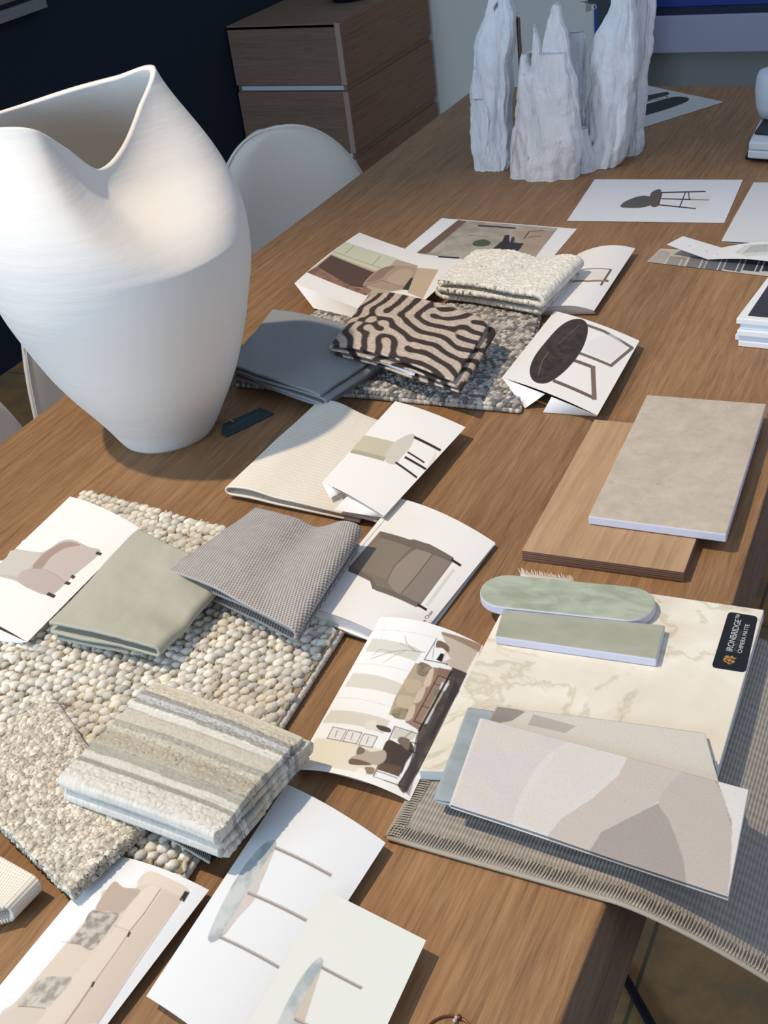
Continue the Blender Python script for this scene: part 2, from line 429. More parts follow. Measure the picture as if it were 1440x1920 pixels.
ck = (rr - rl) / 2; rk = (rr + rl) / 2; ryk = rk * np.array([1, 1, 1, 1.02, 1.03, 1.04, 1.06, 1.08, 1.09, 1.1, 1.1])
zz = np.linspace(0, .28, NA); rows = []
def smooth_k(ks):
    a = np.interp(zz, zk, ks); k = np.array([1, 2, 3, 4, 3, 2, 1.]); k /= k.sum(); b = np.pad(a, 3, mode='edge')
    b[:3] = 2 * a[0] - a[3:0:-1]; b[-3:] = 2 * a[-1] - a[-2:-5:-1]
    return np.convolve(b, k, 'valid')
cx_, rx_, ry_ = map(smooth_k, (ck, rk, ryk))
for k in range(NA):
    xy = VB[:2] + np.outer(cx_[k] + rx_[k] * np.cos(pr_), VP) + np.outer(ry_[k] * np.sin(pr_), VN)
    rows.append(np.column_stack([xy, np.full(NPH, TZ + zz[k])]))
W0 = rows[-1]; slope = (rows[-1] - rows[-3]); slope /= np.linalg.norm(slope, axis=1)[:, None]
dist = np.linalg.norm(rim - W0, axis=1); inw = (rim - W0).copy(); inw[:, 2] = 0
def lobe(c, w): return np.exp(-((((phi - c + 180) % 360) - 180) / w) ** 2)[:, None]
dent = lobe(305, 34)
P1 = W0 + slope * (dist * .42)[:, None]; P2 = rim - np.array([0, 0, .05]) - inw * .22
P1 = P1 * (1 - dent) + dent * (W0 + slope * (dist * .30)[:, None] + inw * .25)
P2 = P2 * (1 - dent) + dent * (np.column_stack([(W0 + inw * .95)[:, :2], np.full(NPH, TZ + .318)]))
for k in range(1, NB + 1):
    t = k / NB
    rows.append((1 - t)**3 * W0 + 3 * (1 - t)**2 * t * P1 + 3 * (1 - t) * t * t * P2 + t**3 * rim)
V = np.concatenate(rows); nr = len(rows)
Fq = [list(map(int, q)) for q in gridf(nr, NPH, True)[:, ::-1]]
Fq.append(list(range(NPH))[::-1])
vase = mesh('ceramic_vase', V, Fq, M['vase'])
m = solid(vase, .008, -1); 
tag(vase, 'large matte white ceramic vase with a pinched folded mouth', 'vase')

# ------------------------------------------------------------------ painting of printed sheets
def bil(Q, u, v):
    u = np.asarray(u)[..., None]; v = np.asarray(v)[..., None]
    return (1 - u) * (1 - v) * Q[0] + u * (1 - v) * Q[1] + u * v * Q[2] + (1 - u) * v * Q[3]
def spline(pts, n=6):
    p = np.asarray(pts, float); m = len(p); out = []
    for i in range(m):
        a, b, c, d = p[(i - 1) % m], p[i], p[(i + 1) % m], p[(i + 2) % m]
        for k in range(n):
            t = k / n; out.append(.5 * (2 * b + (c - a) * t + (2 * a - 5 * b + 4 * c - d) * t * t + (3 * b - a - 3 * c + d) * t**3))
    return np.array(out)
class Sheet:
    """a sheet spanned by four corners; ops are drawn on it in its own u,v frame"""
    def __init__(s, px, z, bow=0, bowv=0, cell=.0007, wave=None, lift=None):
        z = [z] * 4 if np.isscalar(z) else z
        s.Q = np.array([at(p[0], p[1], zz) for p, zz in zip(px, z)]); s.bow = bow; s.bowv = bowv; s.wave = wave
        lu = np.linalg.norm(s.Q[1] - s.Q[0]); lv = np.linalg.norm(s.Q[3] - s.Q[0]); s.lu, s.lv = lu, lv
        s.nu = int(np.clip(lu / cell, 8, 420)) + 1; s.nv = int(np.clip(lv / cell, 8, 420)) + 1
        s.inside = None
    def S(s, u, v):
        P = bil(s.Q, u, v); u = np.asarray(u); v = np.asarray(v)
        P[..., 2] += s.bow * 4 * u * (1 - u) + s.bowv * 4 * v * (1 - v)
        if s.wave: P[..., 2] += s.wave(u, v)
        return P
    def uv(s, pts):
        pts = np.asarray(pts, float); u = np.full(len(pts), .5); v = np.full(len(pts), .5)
        for _ in range(14):
            f = project(s.S(u, v)) - pts; e = 1e-4
            fu = (project(s.S(u + e, v)) - pts - f) / e; fv = (project(s.S(u, v + e)) - pts - f) / e
            det = fu[:, 0] * fv[:, 1] - fu[:, 1] * fv[:, 0]
            du = (-f[:, 0] * fv[:, 1] + f[:, 1] * fv[:, 0]) / det; dv = (-f[:, 1] * fu[:, 0] + f[:, 0] * fu[:, 1]) / det
            u = np.clip(u + np.clip(du, -.4, .4), -.6, 1.6); v = np.clip(v + np.clip(dv, -.4, .4), -.6, 1.6)
        return np.stack([u * (s.nu - 1), v * (s.nv - 1)], 1)
    def paint(s, bg, ops):
        col = np.empty((s.nu, s.nv, 3)); col[:] = lin(bg)
        for op in ops:
            kind = op[0]
            if kind == 'line':
                pts, w, c = np.asarray(op[1], float), op[2], op[3]; a = op[4] if len(op) > 4 else 1
                for i in range(len(pts) - 1):
                    d = pts[i + 1] - pts[i]; L = np.hypot(*d) + 1e-9; nrm = np.array([-d[1], d[0]]) / L * w / 2; e = d / L * w * .3
                    s._poly(col, [pts[i] - e + nrm, pts[i + 1] + e + nrm, pts[i + 1] + e - nrm, pts[i] - e - nrm], c, a)
            else:
                pts = op[1]
                if kind == 'curve': pts = spline(pts)
                s._poly(col, pts, op[2], op[3] if len(op) > 3 else 1, op[4] if len(op) > 4 else None)
        return col
    def _poly(s, col, pts, c, alpha, tex=None):
        g = s.uv(pts); lo = np.floor(g.min(0)).astype(int) - 1; hi = np.ceil(g.max(0)).astype(int) + 2
        lo = np.clip(lo, 0, [s.nu, s.nv]); hi = np.clip(hi, 0, [s.nu, s.nv])
        if (hi <= lo).any(): return
        X, Y = np.meshgrid(np.arange(lo[0], hi[0]), np.arange(lo[1], hi[1]), indexing='ij')
        ins = np.zeros(X.shape, bool); d2 = np.full(X.shape, 1e9); n = len(g)
        for i in range(n):
            x0, y0 = g[i]; x1, y1 = g[(i + 1) % n]
            if y0 != y1:
                ins ^= ((Y < y0) != (Y < y1)) & (X < (x1 - x0) * (Y - y0) / (y1 - y0) + x0)
            dx, dy = x1 - x0, y1 - y0; L = dx * dx + dy * dy + 1e-12
            t = np.clip(((X - x0) * dx + (Y - y0) * dy) / L, 0, 1)
            d2 = np.minimum(d2, (X - x0 - t * dx)**2 + (Y - y0 - t * dy)**2)
        sd = np.sqrt(d2) * np.where(ins, 1, -1)
        al = (np.clip(sd + .5, 0, 1) * alpha)[..., None]
        cc = np.broadcast_to(lin(c), X.shape + (3,))
        if tex:
            nz = np.clip(fbm(X / tex[1], Y / tex[1], tex[2] if len(tex) > 2 else 3)[..., None] * 1.6 + .5, 0, 1)
            cc = cc * (1 - nz) + lin(tex[0]) * nz
        sub = col[lo[0]:hi[0], lo[1]:hi[1]]; sub[:] = sub * (1 - al) + cc * al
    def build(s, name, bg=(240, 240, 240), ops=(), parent=None, mat=None, th=0):
        U, Vv = np.meshgrid(np.linspace(0, 1, s.nu), np.linspace(0, 1, s.nv), indexing='ij')
        P = s.S(U.ravel(), Vv.ravel()); col = s.paint(bg, ops)
        o = mesh(name, P, gridf(s.nu, s.nv), mat or M['paper'], parent, cols=col.reshape(-1, 3),
                 uv=np.stack([U.ravel() * s.lu, Vv.ravel() * s.lv], 1))
        if th: solid(o, th, 0)
        return o
def flap(name, pts, parent, mat=None):
    """a folded-under strip of the same sheet: list of (px,py,z) corners"""
    P = np.array([at(*p) for p in pts]); n = 12
    if len(P) == 4:
        U, Vv = np.meshgrid(np.linspace(0, 1, n), np.linspace(0, 1, n), indexing='ij')
        return mesh(name, bil(P, U.ravel(), Vv.ravel()), gridf(n, n), mat or M['paper_white'], parent)
    return mesh(name, P, [list(range(len(P)))], mat or M['paper_white'], parent, smooth=False)
def Q_world(px, z):
    z = [z] * 4 if np.isscalar(z) else z
    return np.array([at(p[0], p[1], zz) for p, zz in zip(px, z)])

# ------------------------------------------------------------------ cloth
def serp(n, z0, z1, t0=0.0, t1=1.0, start=0, ends=(0., 0.), rw=.02, nper=70, turns=None):
    """serpentine path through n layers: (t, z, layer)"""
    h = (z1 - z0) / n; P = []
    d = start
    for i in range(n):
        z = z0 + (i + .5) * h if n > 1 else z1
        a, b = (t0, t1) if d == 0 else (t1, t0)
        if i == 0 and ends[0]: a = a + (ends[0] if d == 0 else -ends[0])
        if i == n - 1 and ends[1]: b = b - (ends[1] if d == 0 else -ends[1])
        for k in range(nper): P.append((a + (b - a) * k / (nper - 1), z, i))
        if i < n - 1:
            s = 1 if d == 0 else -1
            for k in range(1, 8):
                q = math.pi * k / 8; P.append((b + s * rw * math.sin(q), z + h / 2 - h / 2 * math.cos(q), i + .5))
        d = 1 - d
    return np.array(P)
def cloth(name, px, z0, z1, path, mat, th=.002, ns=110, lump=None, front=None, cols=None, z=None, shift=None, fine=None):
    """quad px: front-left, front-right, back-right, back-left; swept from front (s=0) to back (s=1)"""
    Q = Q_world(px, z1 if z is None else z)
    s_ = np.linspace(0, 1, ns); T = path[:, 0]; Z = path[:, 1]; Ly = path[:, 2]
    SS, TT = np.meshgrid(s_, T, indexing='ij'); ZZ = np.broadcast_to(Z, SS.shape); LL = np.broadcast_to(Ly, SS.shape)
    S2 = SS
    if front is not None: S2 = SS + front(LL, TT) * (1 - SS)
    if shift is not None: TT = TT + shift(LL, SS)
    P = bil(Q, TT, S2)
    zq = P[..., 2] - (TZ + z1)
    fr = np.clip((ZZ - z0) / max(z1 - z0, 1e-6), 0, 1)
    P[..., 2] = TZ + ZZ + zq * fr
    if lump is not None: P[..., 2] += lump(S2, TT) * fr
    arc = np.concatenate([[0], np.cumsum(np.hypot(np.diff(T) * np.linalg.norm(Q[1] - Q[0]), np.diff(Z)))])
    UV = np.stack([np.broadcast_to(arc, SS.shape).ravel(), (SS * np.linalg.norm(Q[3] - Q[0])).ravel()], 1)
    if fine is not None:
        P[..., 2] += fine(UV[:, 0], UV[:, 1]).reshape(SS.shape)
    c = cols(UV[:, 0], UV[:, 1], S2.ravel(), TT.ravel()) if cols is not None else None
    o = mesh(name, P.reshape(-1, 3), gridf(ns, len(T)), mat, uv=UV, cols=c)
    if th: solid(o, th, 0)
    return o

# icosphere template for woollen knots
bm = bmesh.new(); bmesh.ops.create_icosphere(bm, subdivisions=2, radius=1.0)
ICO_V = np.array([v.co[:] for v in bm.verts]); ICO_F = np.array([[v.index for v in f.verts] for f in bm.faces]); bm.free()
def knots(P, size, rotz, sq, jit=.20):
    """P Nx3 centres, size Nx3 radii"""
    n = len(P); V = np.repeat(ICO_V[None], n, 0) * size[:, None, :]
    V *= 1 + jit * (rng.random((n, len(ICO_V), 1)) - .5)
    V = V * (1 + .10 * np.sin(ICO_V[None, :, :1] * 7 + ICO_V[None, :, 1:2] * 3 + rng.random((n, 1, 1)) * 6))
    c, s_ = np.cos(rotz)[:, None], np.sin(rotz)[:, None]
    x = V[..., 0] * c - V[..., 1] * s_; y = V[..., 0] * s_ + V[..., 1] * c
    V = np.stack([x, y, V[..., 2]], -1) + P[:, None, :]
    Fc = (ICO_F[None] + (np.arange(n) * len(ICO_V))[:, None, None]).reshape(-1, 3)
    return V.reshape(-1, 3), Fc
def grid_slab(Q, z0, z1, nu=40, nv=40):
    """closed slab (triangles) under a quad Q (world), with rounded rim"""
    U, Vv = np.meshgrid(np.linspace(0, 1, nu), np.linspace(0, 1, nv), indexing='ij')
    top = bil(Q, U.ravel(), Vv.ravel()); top[:, 2] += z1 - Q[0, 2] + TZ * 0; return top, gridf(nu, nv)
# ==================================================================PART3
def thing_root(name, px, z, label, cat, group=None):
    p = at(px[0], px[1], z); return empty(name, (p[0], p[1], p[2]), label, cat, group)

# ------------------------------------------------------------------ chunky ivory rug sample
def knot_rug(name, Q, z0, z1, sp, size, cols, base, label, cat, elong=1.18, ang=.9, edge=True, rough=1.0):
    """Q world corners FL FR BR BL"""
    root_z = z1 - size * .7
    lu = np.linalg.norm(Q[1] - Q[0]); lv = np.linalg.norm(Q[3] - Q[0]); nu, nv = int(lu / sp[0]), int(lv / sp[1])
    I, J = np.meshgrid(np.arange(nu), np.arange(nv), indexing='ij'); I = I.ravel(); J = J.ravel(); n = len(I)
    u = (I + .5 + .5 * (J % 2) + rough * .22 * (rng.random(n) - .5)) / (nu + .5); v = (J + .5 + rough * .25 * (rng.random(n) - .5)) / nv
    P = bil(Q, u, v); P[:, 2] = TZ + root_z + (rng.random(n) - .5) * size * .35
    s = size * (.82 + .36 * rng.random(n)); S = np.stack([s * elong, s * .92, s], 1)
    V, Fc = knots(P, S, ang + (rng.random(n) - .5) * .6, 0)
    cc = lin(cols)[rng.integers(0, len(cols), n)] * (.86 + .26 * rng.random((n, 1))); colv = np.repeat(cc, len(ICO_V), 0)
    if rough > 1.2:
        m2 = int(n * 1.3); ua, va = rng.random(m2), rng.random(m2); P2_ = bil(Q, ua, va); P2_[:, 2] = TZ + root_z + size * .05
        s2 = size * (.45 + .25 * rng.random(m2)); V2_, F2_ = knots(P2_, np.stack([s2 * 2.0, s2 * .7, s2 * .8], 1), ang + .9 + (rng.random(m2) - .5), 0)
        Fc = np.concatenate([Fc, F2_ + len(V)]); V = np.concatenate([V, V2_]); colv = np.concatenate([colv, np.repeat(lin((196, 184, 158)) * (.8 + .3 * rng.random((m2, 1))), len(ICO_V), 0)])
    # woven ground below the knots
    U, W_ = np.meshgrid(np.linspace(0, 1, 60), np.linspace(0, 1, 60), indexing='ij'); U = U.ravel(); W_ = W_.ravel()
    T = bil(Q, U, W_); T[:, 2] = TZ + root_z - size * .2; B = T.copy(); B[:, 2] = TZ + z0
    g = gridf(60, 60); k0 = len(V); k1 = k0 + len(T)
    tri = lambda q: np.concatenate([q[:, [0, 1, 2]], q[:, [0, 2, 3]]])
    ring = np.concatenate([np.arange(60) * 60, 59 * 60 + np.arange(1, 60), (np.arange(58, -1, -1)) * 60 + 59, np.arange(58, 0, -1)]); r2 = np.roll(ring, -1)
    side = np.stack([ring + k0, r2 + k0, r2 + k1, ring + k1], 1)
    F2 = np.concatenate([Fc, tri(g + k0), tri(g[:, ::-1] + k1), tri(side)])
    V2 = np.concatenate([V, T, B]); c2 = np.concatenate([colv, np.tile(lin(base), (len(T) * 2, 1))])
    if edge:   # thick yarn border
        E = []; 
        for a, b in ((0, 1), (1, 2), (2, 3), (3, 0)):
            L = np.linalg.norm(Q[b] - Q[a]); m = int(L / (size * 1.1))
            for k in range(m): E.append(Q[a] + (Q[b] - Q[a]) * (k + .5) / m)
        E = np.array(E); E[:, 2] = TZ + z0 + size * .95; m = len(E)
        dirs = []
        for a, b in ((0, 1), (1, 2), (2, 3), (3, 0)):
            L = np.linalg.norm(Q[b] - Q[a]); dirs += [math.atan2(*(Q[b] - Q[a])[[1, 0]])] * int(L / (size * 1.1))
        Ve, Fe = knots(E, np.stack([np.full(m, size * 1.25), np.full(m, size * .8), np.full(m, size * .85)], 1), np.array(dirs), 0, .05)
        F2 = np.concatenate([F2, Fe + len(V2)]); V2 = np.concatenate([V2, Ve])
        ce = lin(cols)[rng.integers(0, len(cols), m)]; c2 = np.concatenate([c2, np.repeat(ce, len(ICO_V), 0)])
    o = mesh(name, V2, F2, M['wool'], cols=c2)
    tag(o, label, cat); return o
Qc = np.array([(-.990, .500, TZ), (-.520, .500, TZ), (-.546, .935, TZ), (-.990, .985, TZ)])
knot_rug('rug_sample', Qc, .0005, .0155, (.0108, .0112), .0052, [(236, 232, 220), (230, 225, 213), (222, 218, 206), (206, 203, 194), (230, 222, 206)], (158, 146, 120),
         'chunky ivory loop rug sample under the sage cloth and striped carpet', 'rug sample', elong=1.25, ang=.95, rough=1.5)
Qg = Q_world([(446, 726), (974, 776), (1014, 590), (622, 570)], .0)
knot_rug('rug_sample', Qg, .0005, .012, (.0068, .0066), .0041, [(196, 190, 182), (168, 162, 156), (140, 136, 132), (208, 202, 192), (116, 114, 114)], (110, 104, 98),
         'grey speckled knotted rug sample under the zebra cloth', 'rug sample', elong=1.2)

# ------------------------------------------------------------------ flat woven grey rug hanging over the right table edge
def flat_rug():
    nx, ny = 150, 130; x0, x1, y0, y1 = -.378, .03, .598, .952
    X, Y = np.meshgrid(np.linspace(x0, x1, nx), np.linspace(y0, y1, ny), indexing='ij')
    d = np.clip(X - (-.185), 0, None); Z = .0062 - .9 * d**1.5 * (1 + .25 * np.sin((Y - .6) * 9)) - .0
    X2 = X - d * .06; Z = Z + .0008 * fbm(X * 30, Y * 30, 5)
    top = np.stack([X2, Y + .0 * X, TZ + Z], -1).reshape(-1, 3)
    uv = np.stack([(X - x0).ravel(), (Y - y0).ravel()], 1)
    o = mesh('flatweave_rug', top, gridf(nx, ny), M['flat'], uv=uv)
    solid(o, .005, -1 if True else 0)
    tag(o, 'grey flatweave rug sample with a stitched beige edge hanging over the table edge', 'rug sample')
    def pos(x, y):
        d = max(x + .185, 0); return np.array([x - d * .06, y, TZ + .0062 - .9 * d**1.5 * (1 + .25 * math.sin((y - .6) * 9)) - .0025])
    # blanket-stitched binding: border cord and slanting stitches
    pts = [pos(x, y0 - .001) for x in np.linspace(x0, x1, 90)]
    tube('binding_cord', pts, .0021, M['stitch'], o, 8); pts = [pos(x0 - .001, y) for y in np.linspace(y0, y1, 60)]
    tube('binding_cord', pts, .0021, M['stitch'], o, 8)
    V, Fc = [], []
    def st(a, b, r=.0007):
        a = np.array(a); b = np.array(b); t = b - a; t /= np.linalg.norm(t); s = np.cross(t, [0, 0, 1.]); s /= np.linalg.norm(s); u = np.cross(s, t); k = len(V)
        for p in (a, (a + b) / 2 + u * .0012, b):
            for q in range(6): V.append(p + r * (math.cos(q * 1.0472) * s + math.sin(q * 1.0472) * u))
        for r_ in range(2):
            for q in range(6): Fc.append([k + r_ * 6 + q, k + r_ * 6 + (q + 1) % 6, k + r_ * 6 + 6 + (q + 1) % 6, k + r_ * 6 + 6 + q])
    x = x0
    while x < x1 - .004:
        a = pos(x, y0) + [0, 0, .0028]; j_ = .0012 * (rng.random() - .5); st(a, pos(x + .0016 + j_, y0 + .011 + .003 * rng.random()) + [0, 0, .0030], .0006); x += .0027
    y = y0
    while y < y1 - .004:
        a = pos(x0, y) + [0, 0, .0028]; j_ = .0012 * (rng.random() - .5); st(a, pos(x0 + .010 + .002 * rng.random(), y + .0014 + j_) + [0, 0, .0030], .0006); y += .0027
    mesh('edge_stitching', V, Fc, M['stitch'], o)
flat_rug()

# ------------------------------------------------------------------ tiles, slab, planks
t = NT('cream_quartz', .35, (226, 218, 198)); v = t.coord('Object', (1, 1, 1), (0, 0, .4))
base = t.ramp(t.noise(v, 9, 5, .6, .2), [(.34, (222, 215, 198)), (.5, (229, 223, 207)), (.62, (238, 234, 221))])
vn = t.noise(v, 5, 6, .6, .5); vein = t.ramp(t.math('ABSOLUTE', t.math('SUBTRACT', vn, .5)), [(0, (206, 202, 186)), (.008, (228, 224, 210)), (.018, (255, 255, 255))])
t.color(t.mix(base, vein, .55, 'MULTIPLY')); M['quartz'] = t.m
t = NT('quartz_edge', .5, (214, 216, 214)); M['quartz_edge'] = t.m
t = NT('beige_limestone', .6, (190, 176, 158)); v = t.coord('Object')
b_ = t.ramp(t.noise(v, 40, 7, .7, .2), [(.35, (182, 170, 153)), (.5, (190, 179, 163)), (.66, (198, 188, 173))])
sp_ = t.ramp(t.noise(v, 130, 3, .6), [(.62, (0, 0, 0)), (.72, (255, 255, 255))]); t.color(t.mix(b_, (162, 148, 132), t.math('MULTIPLY', sp_, .45))); M['lime'] = t.m
def glaze(name, a, b, sc):
    t = NT(name, .3, a); v = t.coord('Object', (1, 2.2, 1)); t.color(t.ramp(t.noise(v, sc, 4, .6, .5), [(.38, a), (.62, b)])); return t.m
M['glaze1'] = glaze('sage_glaze', (150, 160, 140), (176, 184, 166), 28); M['glaze2'] = glaze('olive_grey_glaze', (158, 160, 142), (170, 172, 156), 14)
M['tile_edge'] = plain('pale_clay_edge', (206, 206, 222), .6)
def tile(name, px, z0, z1, mtop, mside, label, cat, bev=.0012, P=None, group=None):
    Q = [at(p[0], p[1], z1) for p in px] if P is None else P
    P2 = [tuple(p[:2]) for p in Q]; n = len(P2)
    o = prism(name, P2, TZ + z0, TZ + z1, None, None, bev, mats=[mside, mtop], fmat=[0, 1] + [0] * n)
    return tag(o, label, cat, group)
slab = tile('quartz_slab', [(976, 1077), (1433, 1143), (1341, 1462), (785, 1444)], .0070, .0190, M['quartz'], M['quartz_edge'],
            'cream veined quartz slab with a black sticker at its corner', 'stone sample')
plank = tile('oak_plank', None, .0005, .0150, None, None, None, None, P=[(-.4165, 1.318), (-.236, 1.325), (-.2285, 1.012), (-.4055, 1.003)]) if False else None
wpl = wood('pale_plank_wood', (158, 128, 98), (176, 145, 112), (188, 158, 126), rough=.7, sc=.8)
ply = NT('plank_edge', .7, (120, 90, 76)); v = ply.coord('Object', (1, 1, 1)); z_ = ply.sep(v)[2]
ply.color(ply.ramp(ply.math('FRACT', ply.math('MULTIPLY', z_, 190)), [(.0, (150, 118, 96)), (.35, (92, 66, 56)), (.6, (140, 110, 96)), (.85, (84, 60, 50))]))
A_, B_, C_, D_ = at(1115, 786, .014), at(978, 1032, .014), at(1283, 1073, .014), None
D_ = A_ + (C_ - B_)
pl = prism('wood_flooring_sample', [A_[:2], D_[:2], C_[:2], B_[:2]], TZ + .0005, TZ + .014, None, None, .001, mats=[ply.m, wpl], fmat=[0, 1] + [0] * 4)
tag(pl, 'brown wood flooring sample lying under the beige limestone tile', 'flooring sample')
tile('limestone_tile', [(1213, 740), (1437, 757), (1362, 1002), (1103, 968)], .0150, .0255, M['lime'], M['tile_edge'],
     'rectangular beige limestone tile resting on the wood flooring sample', 'tile')
tile('glazed_tile', [(943, 1142), (1247, 1172), (1231, 1236), (928, 1193)], .0195, .0290, M['glaze2'], M['tile_edge'],
     'plain grey green rectangular glazed tile on the quartz slab', 'tile', group=None)
c1, c2 = at(950, 1107, .030), at(1176, 1130, .030); rr_ = np.linalg.norm(at(955, 1077, .030) - at(945, 1139, .030)) / 2 * .98
ax_ = (c2 - c1)[:2]; a0 = math.atan2(ax_[1], ax_[0]); P = []
for k in range(25): q = a0 - math.pi / 2 + math.pi * k / 24; P.append((c2[0] + rr_ * math.cos(q), c2[1] + rr_ * math.sin(q)))
for k in range(25): q = a0 + math.pi / 2 + math.pi * k / 24; P.append((c1[0] + rr_ * math.cos(q), c1[1] + rr_ * math.sin(q)))
tile('glazed_tile', None, .0195, .0300, M['glaze1'], M['tile_edge'], 'sage green pill shaped glazed tile with rounded ends on the quartz slab', 'tile', .0015, P=P)
# fringe of a cream swatch under the slab
def fringe():
    Q = Q_world([(985, 1100), (1090, 1112), (1075, 1087), (975, 1074)], .0062)
    U, Vv = np.meshgrid(np.linspace(0, 1, 10), np.linspace(0, 1, 6), indexing='ij')
    o = mesh('linen_swatch', bil(Q, U.ravel(), Vv.ravel()), gridf(10, 6), M['linen'], uv=np.stack([U.ravel() * .1, Vv.ravel() * .03], 1)); solid(o, .0012, 0)
    tag(o, 'scrap of cream linen with frayed edge peeking out behind the sage tile', 'fabric swatch')
    V, Fc = [], []
    for k in range(46):
        u = (k + .5) / 46; p = bil(Q, u, 1.0); d = (Q[3] - Q[0]) / np.linalg.norm(Q[3] - Q[0]); L = .004 + .005 * rng.random(); s = np.array([1, 0, 0]) * .0004
        e = p + d * L + np.array([(rng.random() - .5) * .003, 0, (rng.random() - .3) * .002]); i = len(V)
        V += [p - s, p + s, e + s * .5, e - s * .5]; Fc.append([i, i + 1, i + 2, i + 3])
    mesh('fringe', V, Fc, M['linen'], o)
fringe()

# sticker on the slab
sh = Sheet([(1366, 1147), (1421, 1156), (1398, 1261), (1334, 1251)], .0193, cell=.0006)
def rrect(Q, r=.12, n=6):
    out = []
    for (cu, cv, a) in ((r, r * .5, 180), (1 - r, r * .5, 270), (1 - r, 1 - r * .5, 0), (r, 1 - r * .5, 90)):
        for k in range(n + 1):
            q = math.radians(a + 90 * k / n); out.append(bil(Q, cu + r * math.cos(q), cv + r * .5 * math.sin(q)))
    return np.array(out)
R_ = rrect(sh.Q); st_ = prism('sticker', R_, TZ + .0191, TZ + .0194, M['ink'], slab, 0); st_['label'] = 'black rounded sticker with pale lettering and gold emblem'
def text_on(body, parent, o, right, up, size, mat, name='lettering', th=.0001):
    cu = bpy.data.curves.new(name, 'FONT'); cu.body = body; cu.size = size; cu.extrude = th
    tmp = bpy.data.objects.new(name, cu); C.objects.link(tmp)
    dg = bpy.context.evaluated_depsgraph_get(); me = bpy.data.meshes.new_from_object(tmp.evaluated_get(dg)); 
    bpy.data.objects.remove(tmp); r = np.array(right, float); r /= np.linalg.norm(r); u = np.array(up, float); u -= r * (u @ r); u /= np.linalg.norm(u); nrm = np.cross(r, u)
    V = np.array([v.co[:] for v in me.vertices]); V = np.array(o) + V[:, :1] * r + V[:, 1:2] * u + V[:, 2:3] * nrm
    Fc = [list(p.vertices) for p in me.polygons]; return mesh(name, V, Fc, mat, parent, smooth=False)
upv = sh.Q[0] - sh.Q[3]; lf = sh.Q[0] - sh.Q[1]
text_on('IRONBRIDGE\u2122', st_, bil(sh.Q, .47, .70) + [0, 0, .0004], upv, lf, .0085, M['lettering'])
text_on('LIMITED EDITION', st_, bil(sh.Q, .60, .70) + [0, 0, .0004], upv, lf, .0042, plain('dim_lettering', (84, 84, 84), .6))
text_on('CHIMERA MATTE', st_, bil(sh.Q, .76, .70) + [0, 0, .0004], upv, lf, .0058, M['lettering'])
V, Fc = [], []
for (cu, cv, ra, rb, an) in ((.36, .80, .075, .028, .6), (.44, .845, .08, .03, -.5), (.50, .79, .07, .022, .2), (.38, .875, .09, .018, .3), (.56, .86, .05, .03, 1.2), (.60, .80, .05, .012, -.7), (.31, .84, .04, .03, 0), (.48, .90, .05, .014, 0)):
    k = len(V); V.append(bil(sh.Q, cu, cv))
    for q in np.linspace(0, 2 * math.pi, 17)[:-1]:
        x, y = ra * math.cos(q), rb * math.sin(q) * (1 + .3 * math.sin(3 * q)); V.append(bil(sh.Q, cu + x * math.cos(an) - y * 2 * math.sin(an), cv + x * .5 * math.sin(an) + y * math.cos(an)))
    Fc += [[k, k + 1 + i, k + 1 + (i + 1) % 16] for i in range(16)]
V = np.array(V); V[:, 2] += .0003; mesh('gold_emblem', V, Fc, M['gold'], st_, smooth=False)
# ==================================================================PART4
# ------------------------------------------------------------------ folded fabrics
def lab(n, seed, L):
    """labyrinth pattern by band-limited pattern formation"""
    r = np.random.default_rng(seed); u = r.standard_normal((n, n)) * .1
    k = np.fft.fftfreq(n) * 2 * math.pi; K2 = k[:, None]**2 + k[None]**2; k0 = 2 * math.pi / L; lin_ = .35 - (1 - K2 / k0**2)**2
    for _ in range(70):
        N_ = np.fft.fft2(-u**3 + .12 * u * u); u = np.real(np.fft.ifft2((np.fft.fft2(u) + .6 * N_) / (1 - .6 * lin_)))
    return u / u.std()
LAB = lab(256, 11, 19)
def zcol(U, Vv, s, t):
    x = (U * 1000 * .74) % 255; y = (Vv * 1000 * .74 + 40) % 255; i = x.astype(int); j = y.astype(int); fx = x - i; fy = y - j; i2 = (i + 1) % 256; j2 = (j + 1) % 256
    a = LAB[i, j] * (1 - fx) * (1 - fy) + LAB[i2, j] * fx * (1 - fy) + LAB[i, j2] * (1 - fx) * fy + LAB[i2, j2] * fx * fy
    f = np.clip((a + .15) * 2.2 + .5, 0, 1)[:, None]; nz = fbm(U * 500, Vv * 500, 3)[:, None]
    return lin((64, 52, 48)) * (1 - f) + lin((204, 188, 172)) * f * (1 + .5 * nz)
bump_ = lambda s, t: .25 * fbm(s * 3, t * 3, 4)

def waves(amp, seed=1, f=2.2): return lambda s, t: amp * fbm(s * f + seed, t * f + seed * 2, seed)
# slate blue wool
o = cloth('folded_blanket', [(434, 684), (600, 738), (745, 640), (520, 578)], .013, .040, serp(4, .013, .040, rw=.03, start=1, nper=60), M['throw'], .0035, 110,
          lump=lambda s, t: .006 * np.sin(math.pi * np.clip(t, 0, 1)) * (.3 + s) + .004 * fbm(s * 2.5, t * 3, 2) - .008 * (t < -1),
          front=lambda L, t: .05 * vnoise(L * 3.1, t * 2.5 + L, 8) + .012 * (3 - L), shift=lambda L, s: .02 * np.sin(L * 2.1))
tag(o, 'slate blue felted wool cloth folded in layers at the left of the grey rug', 'folded fabric')
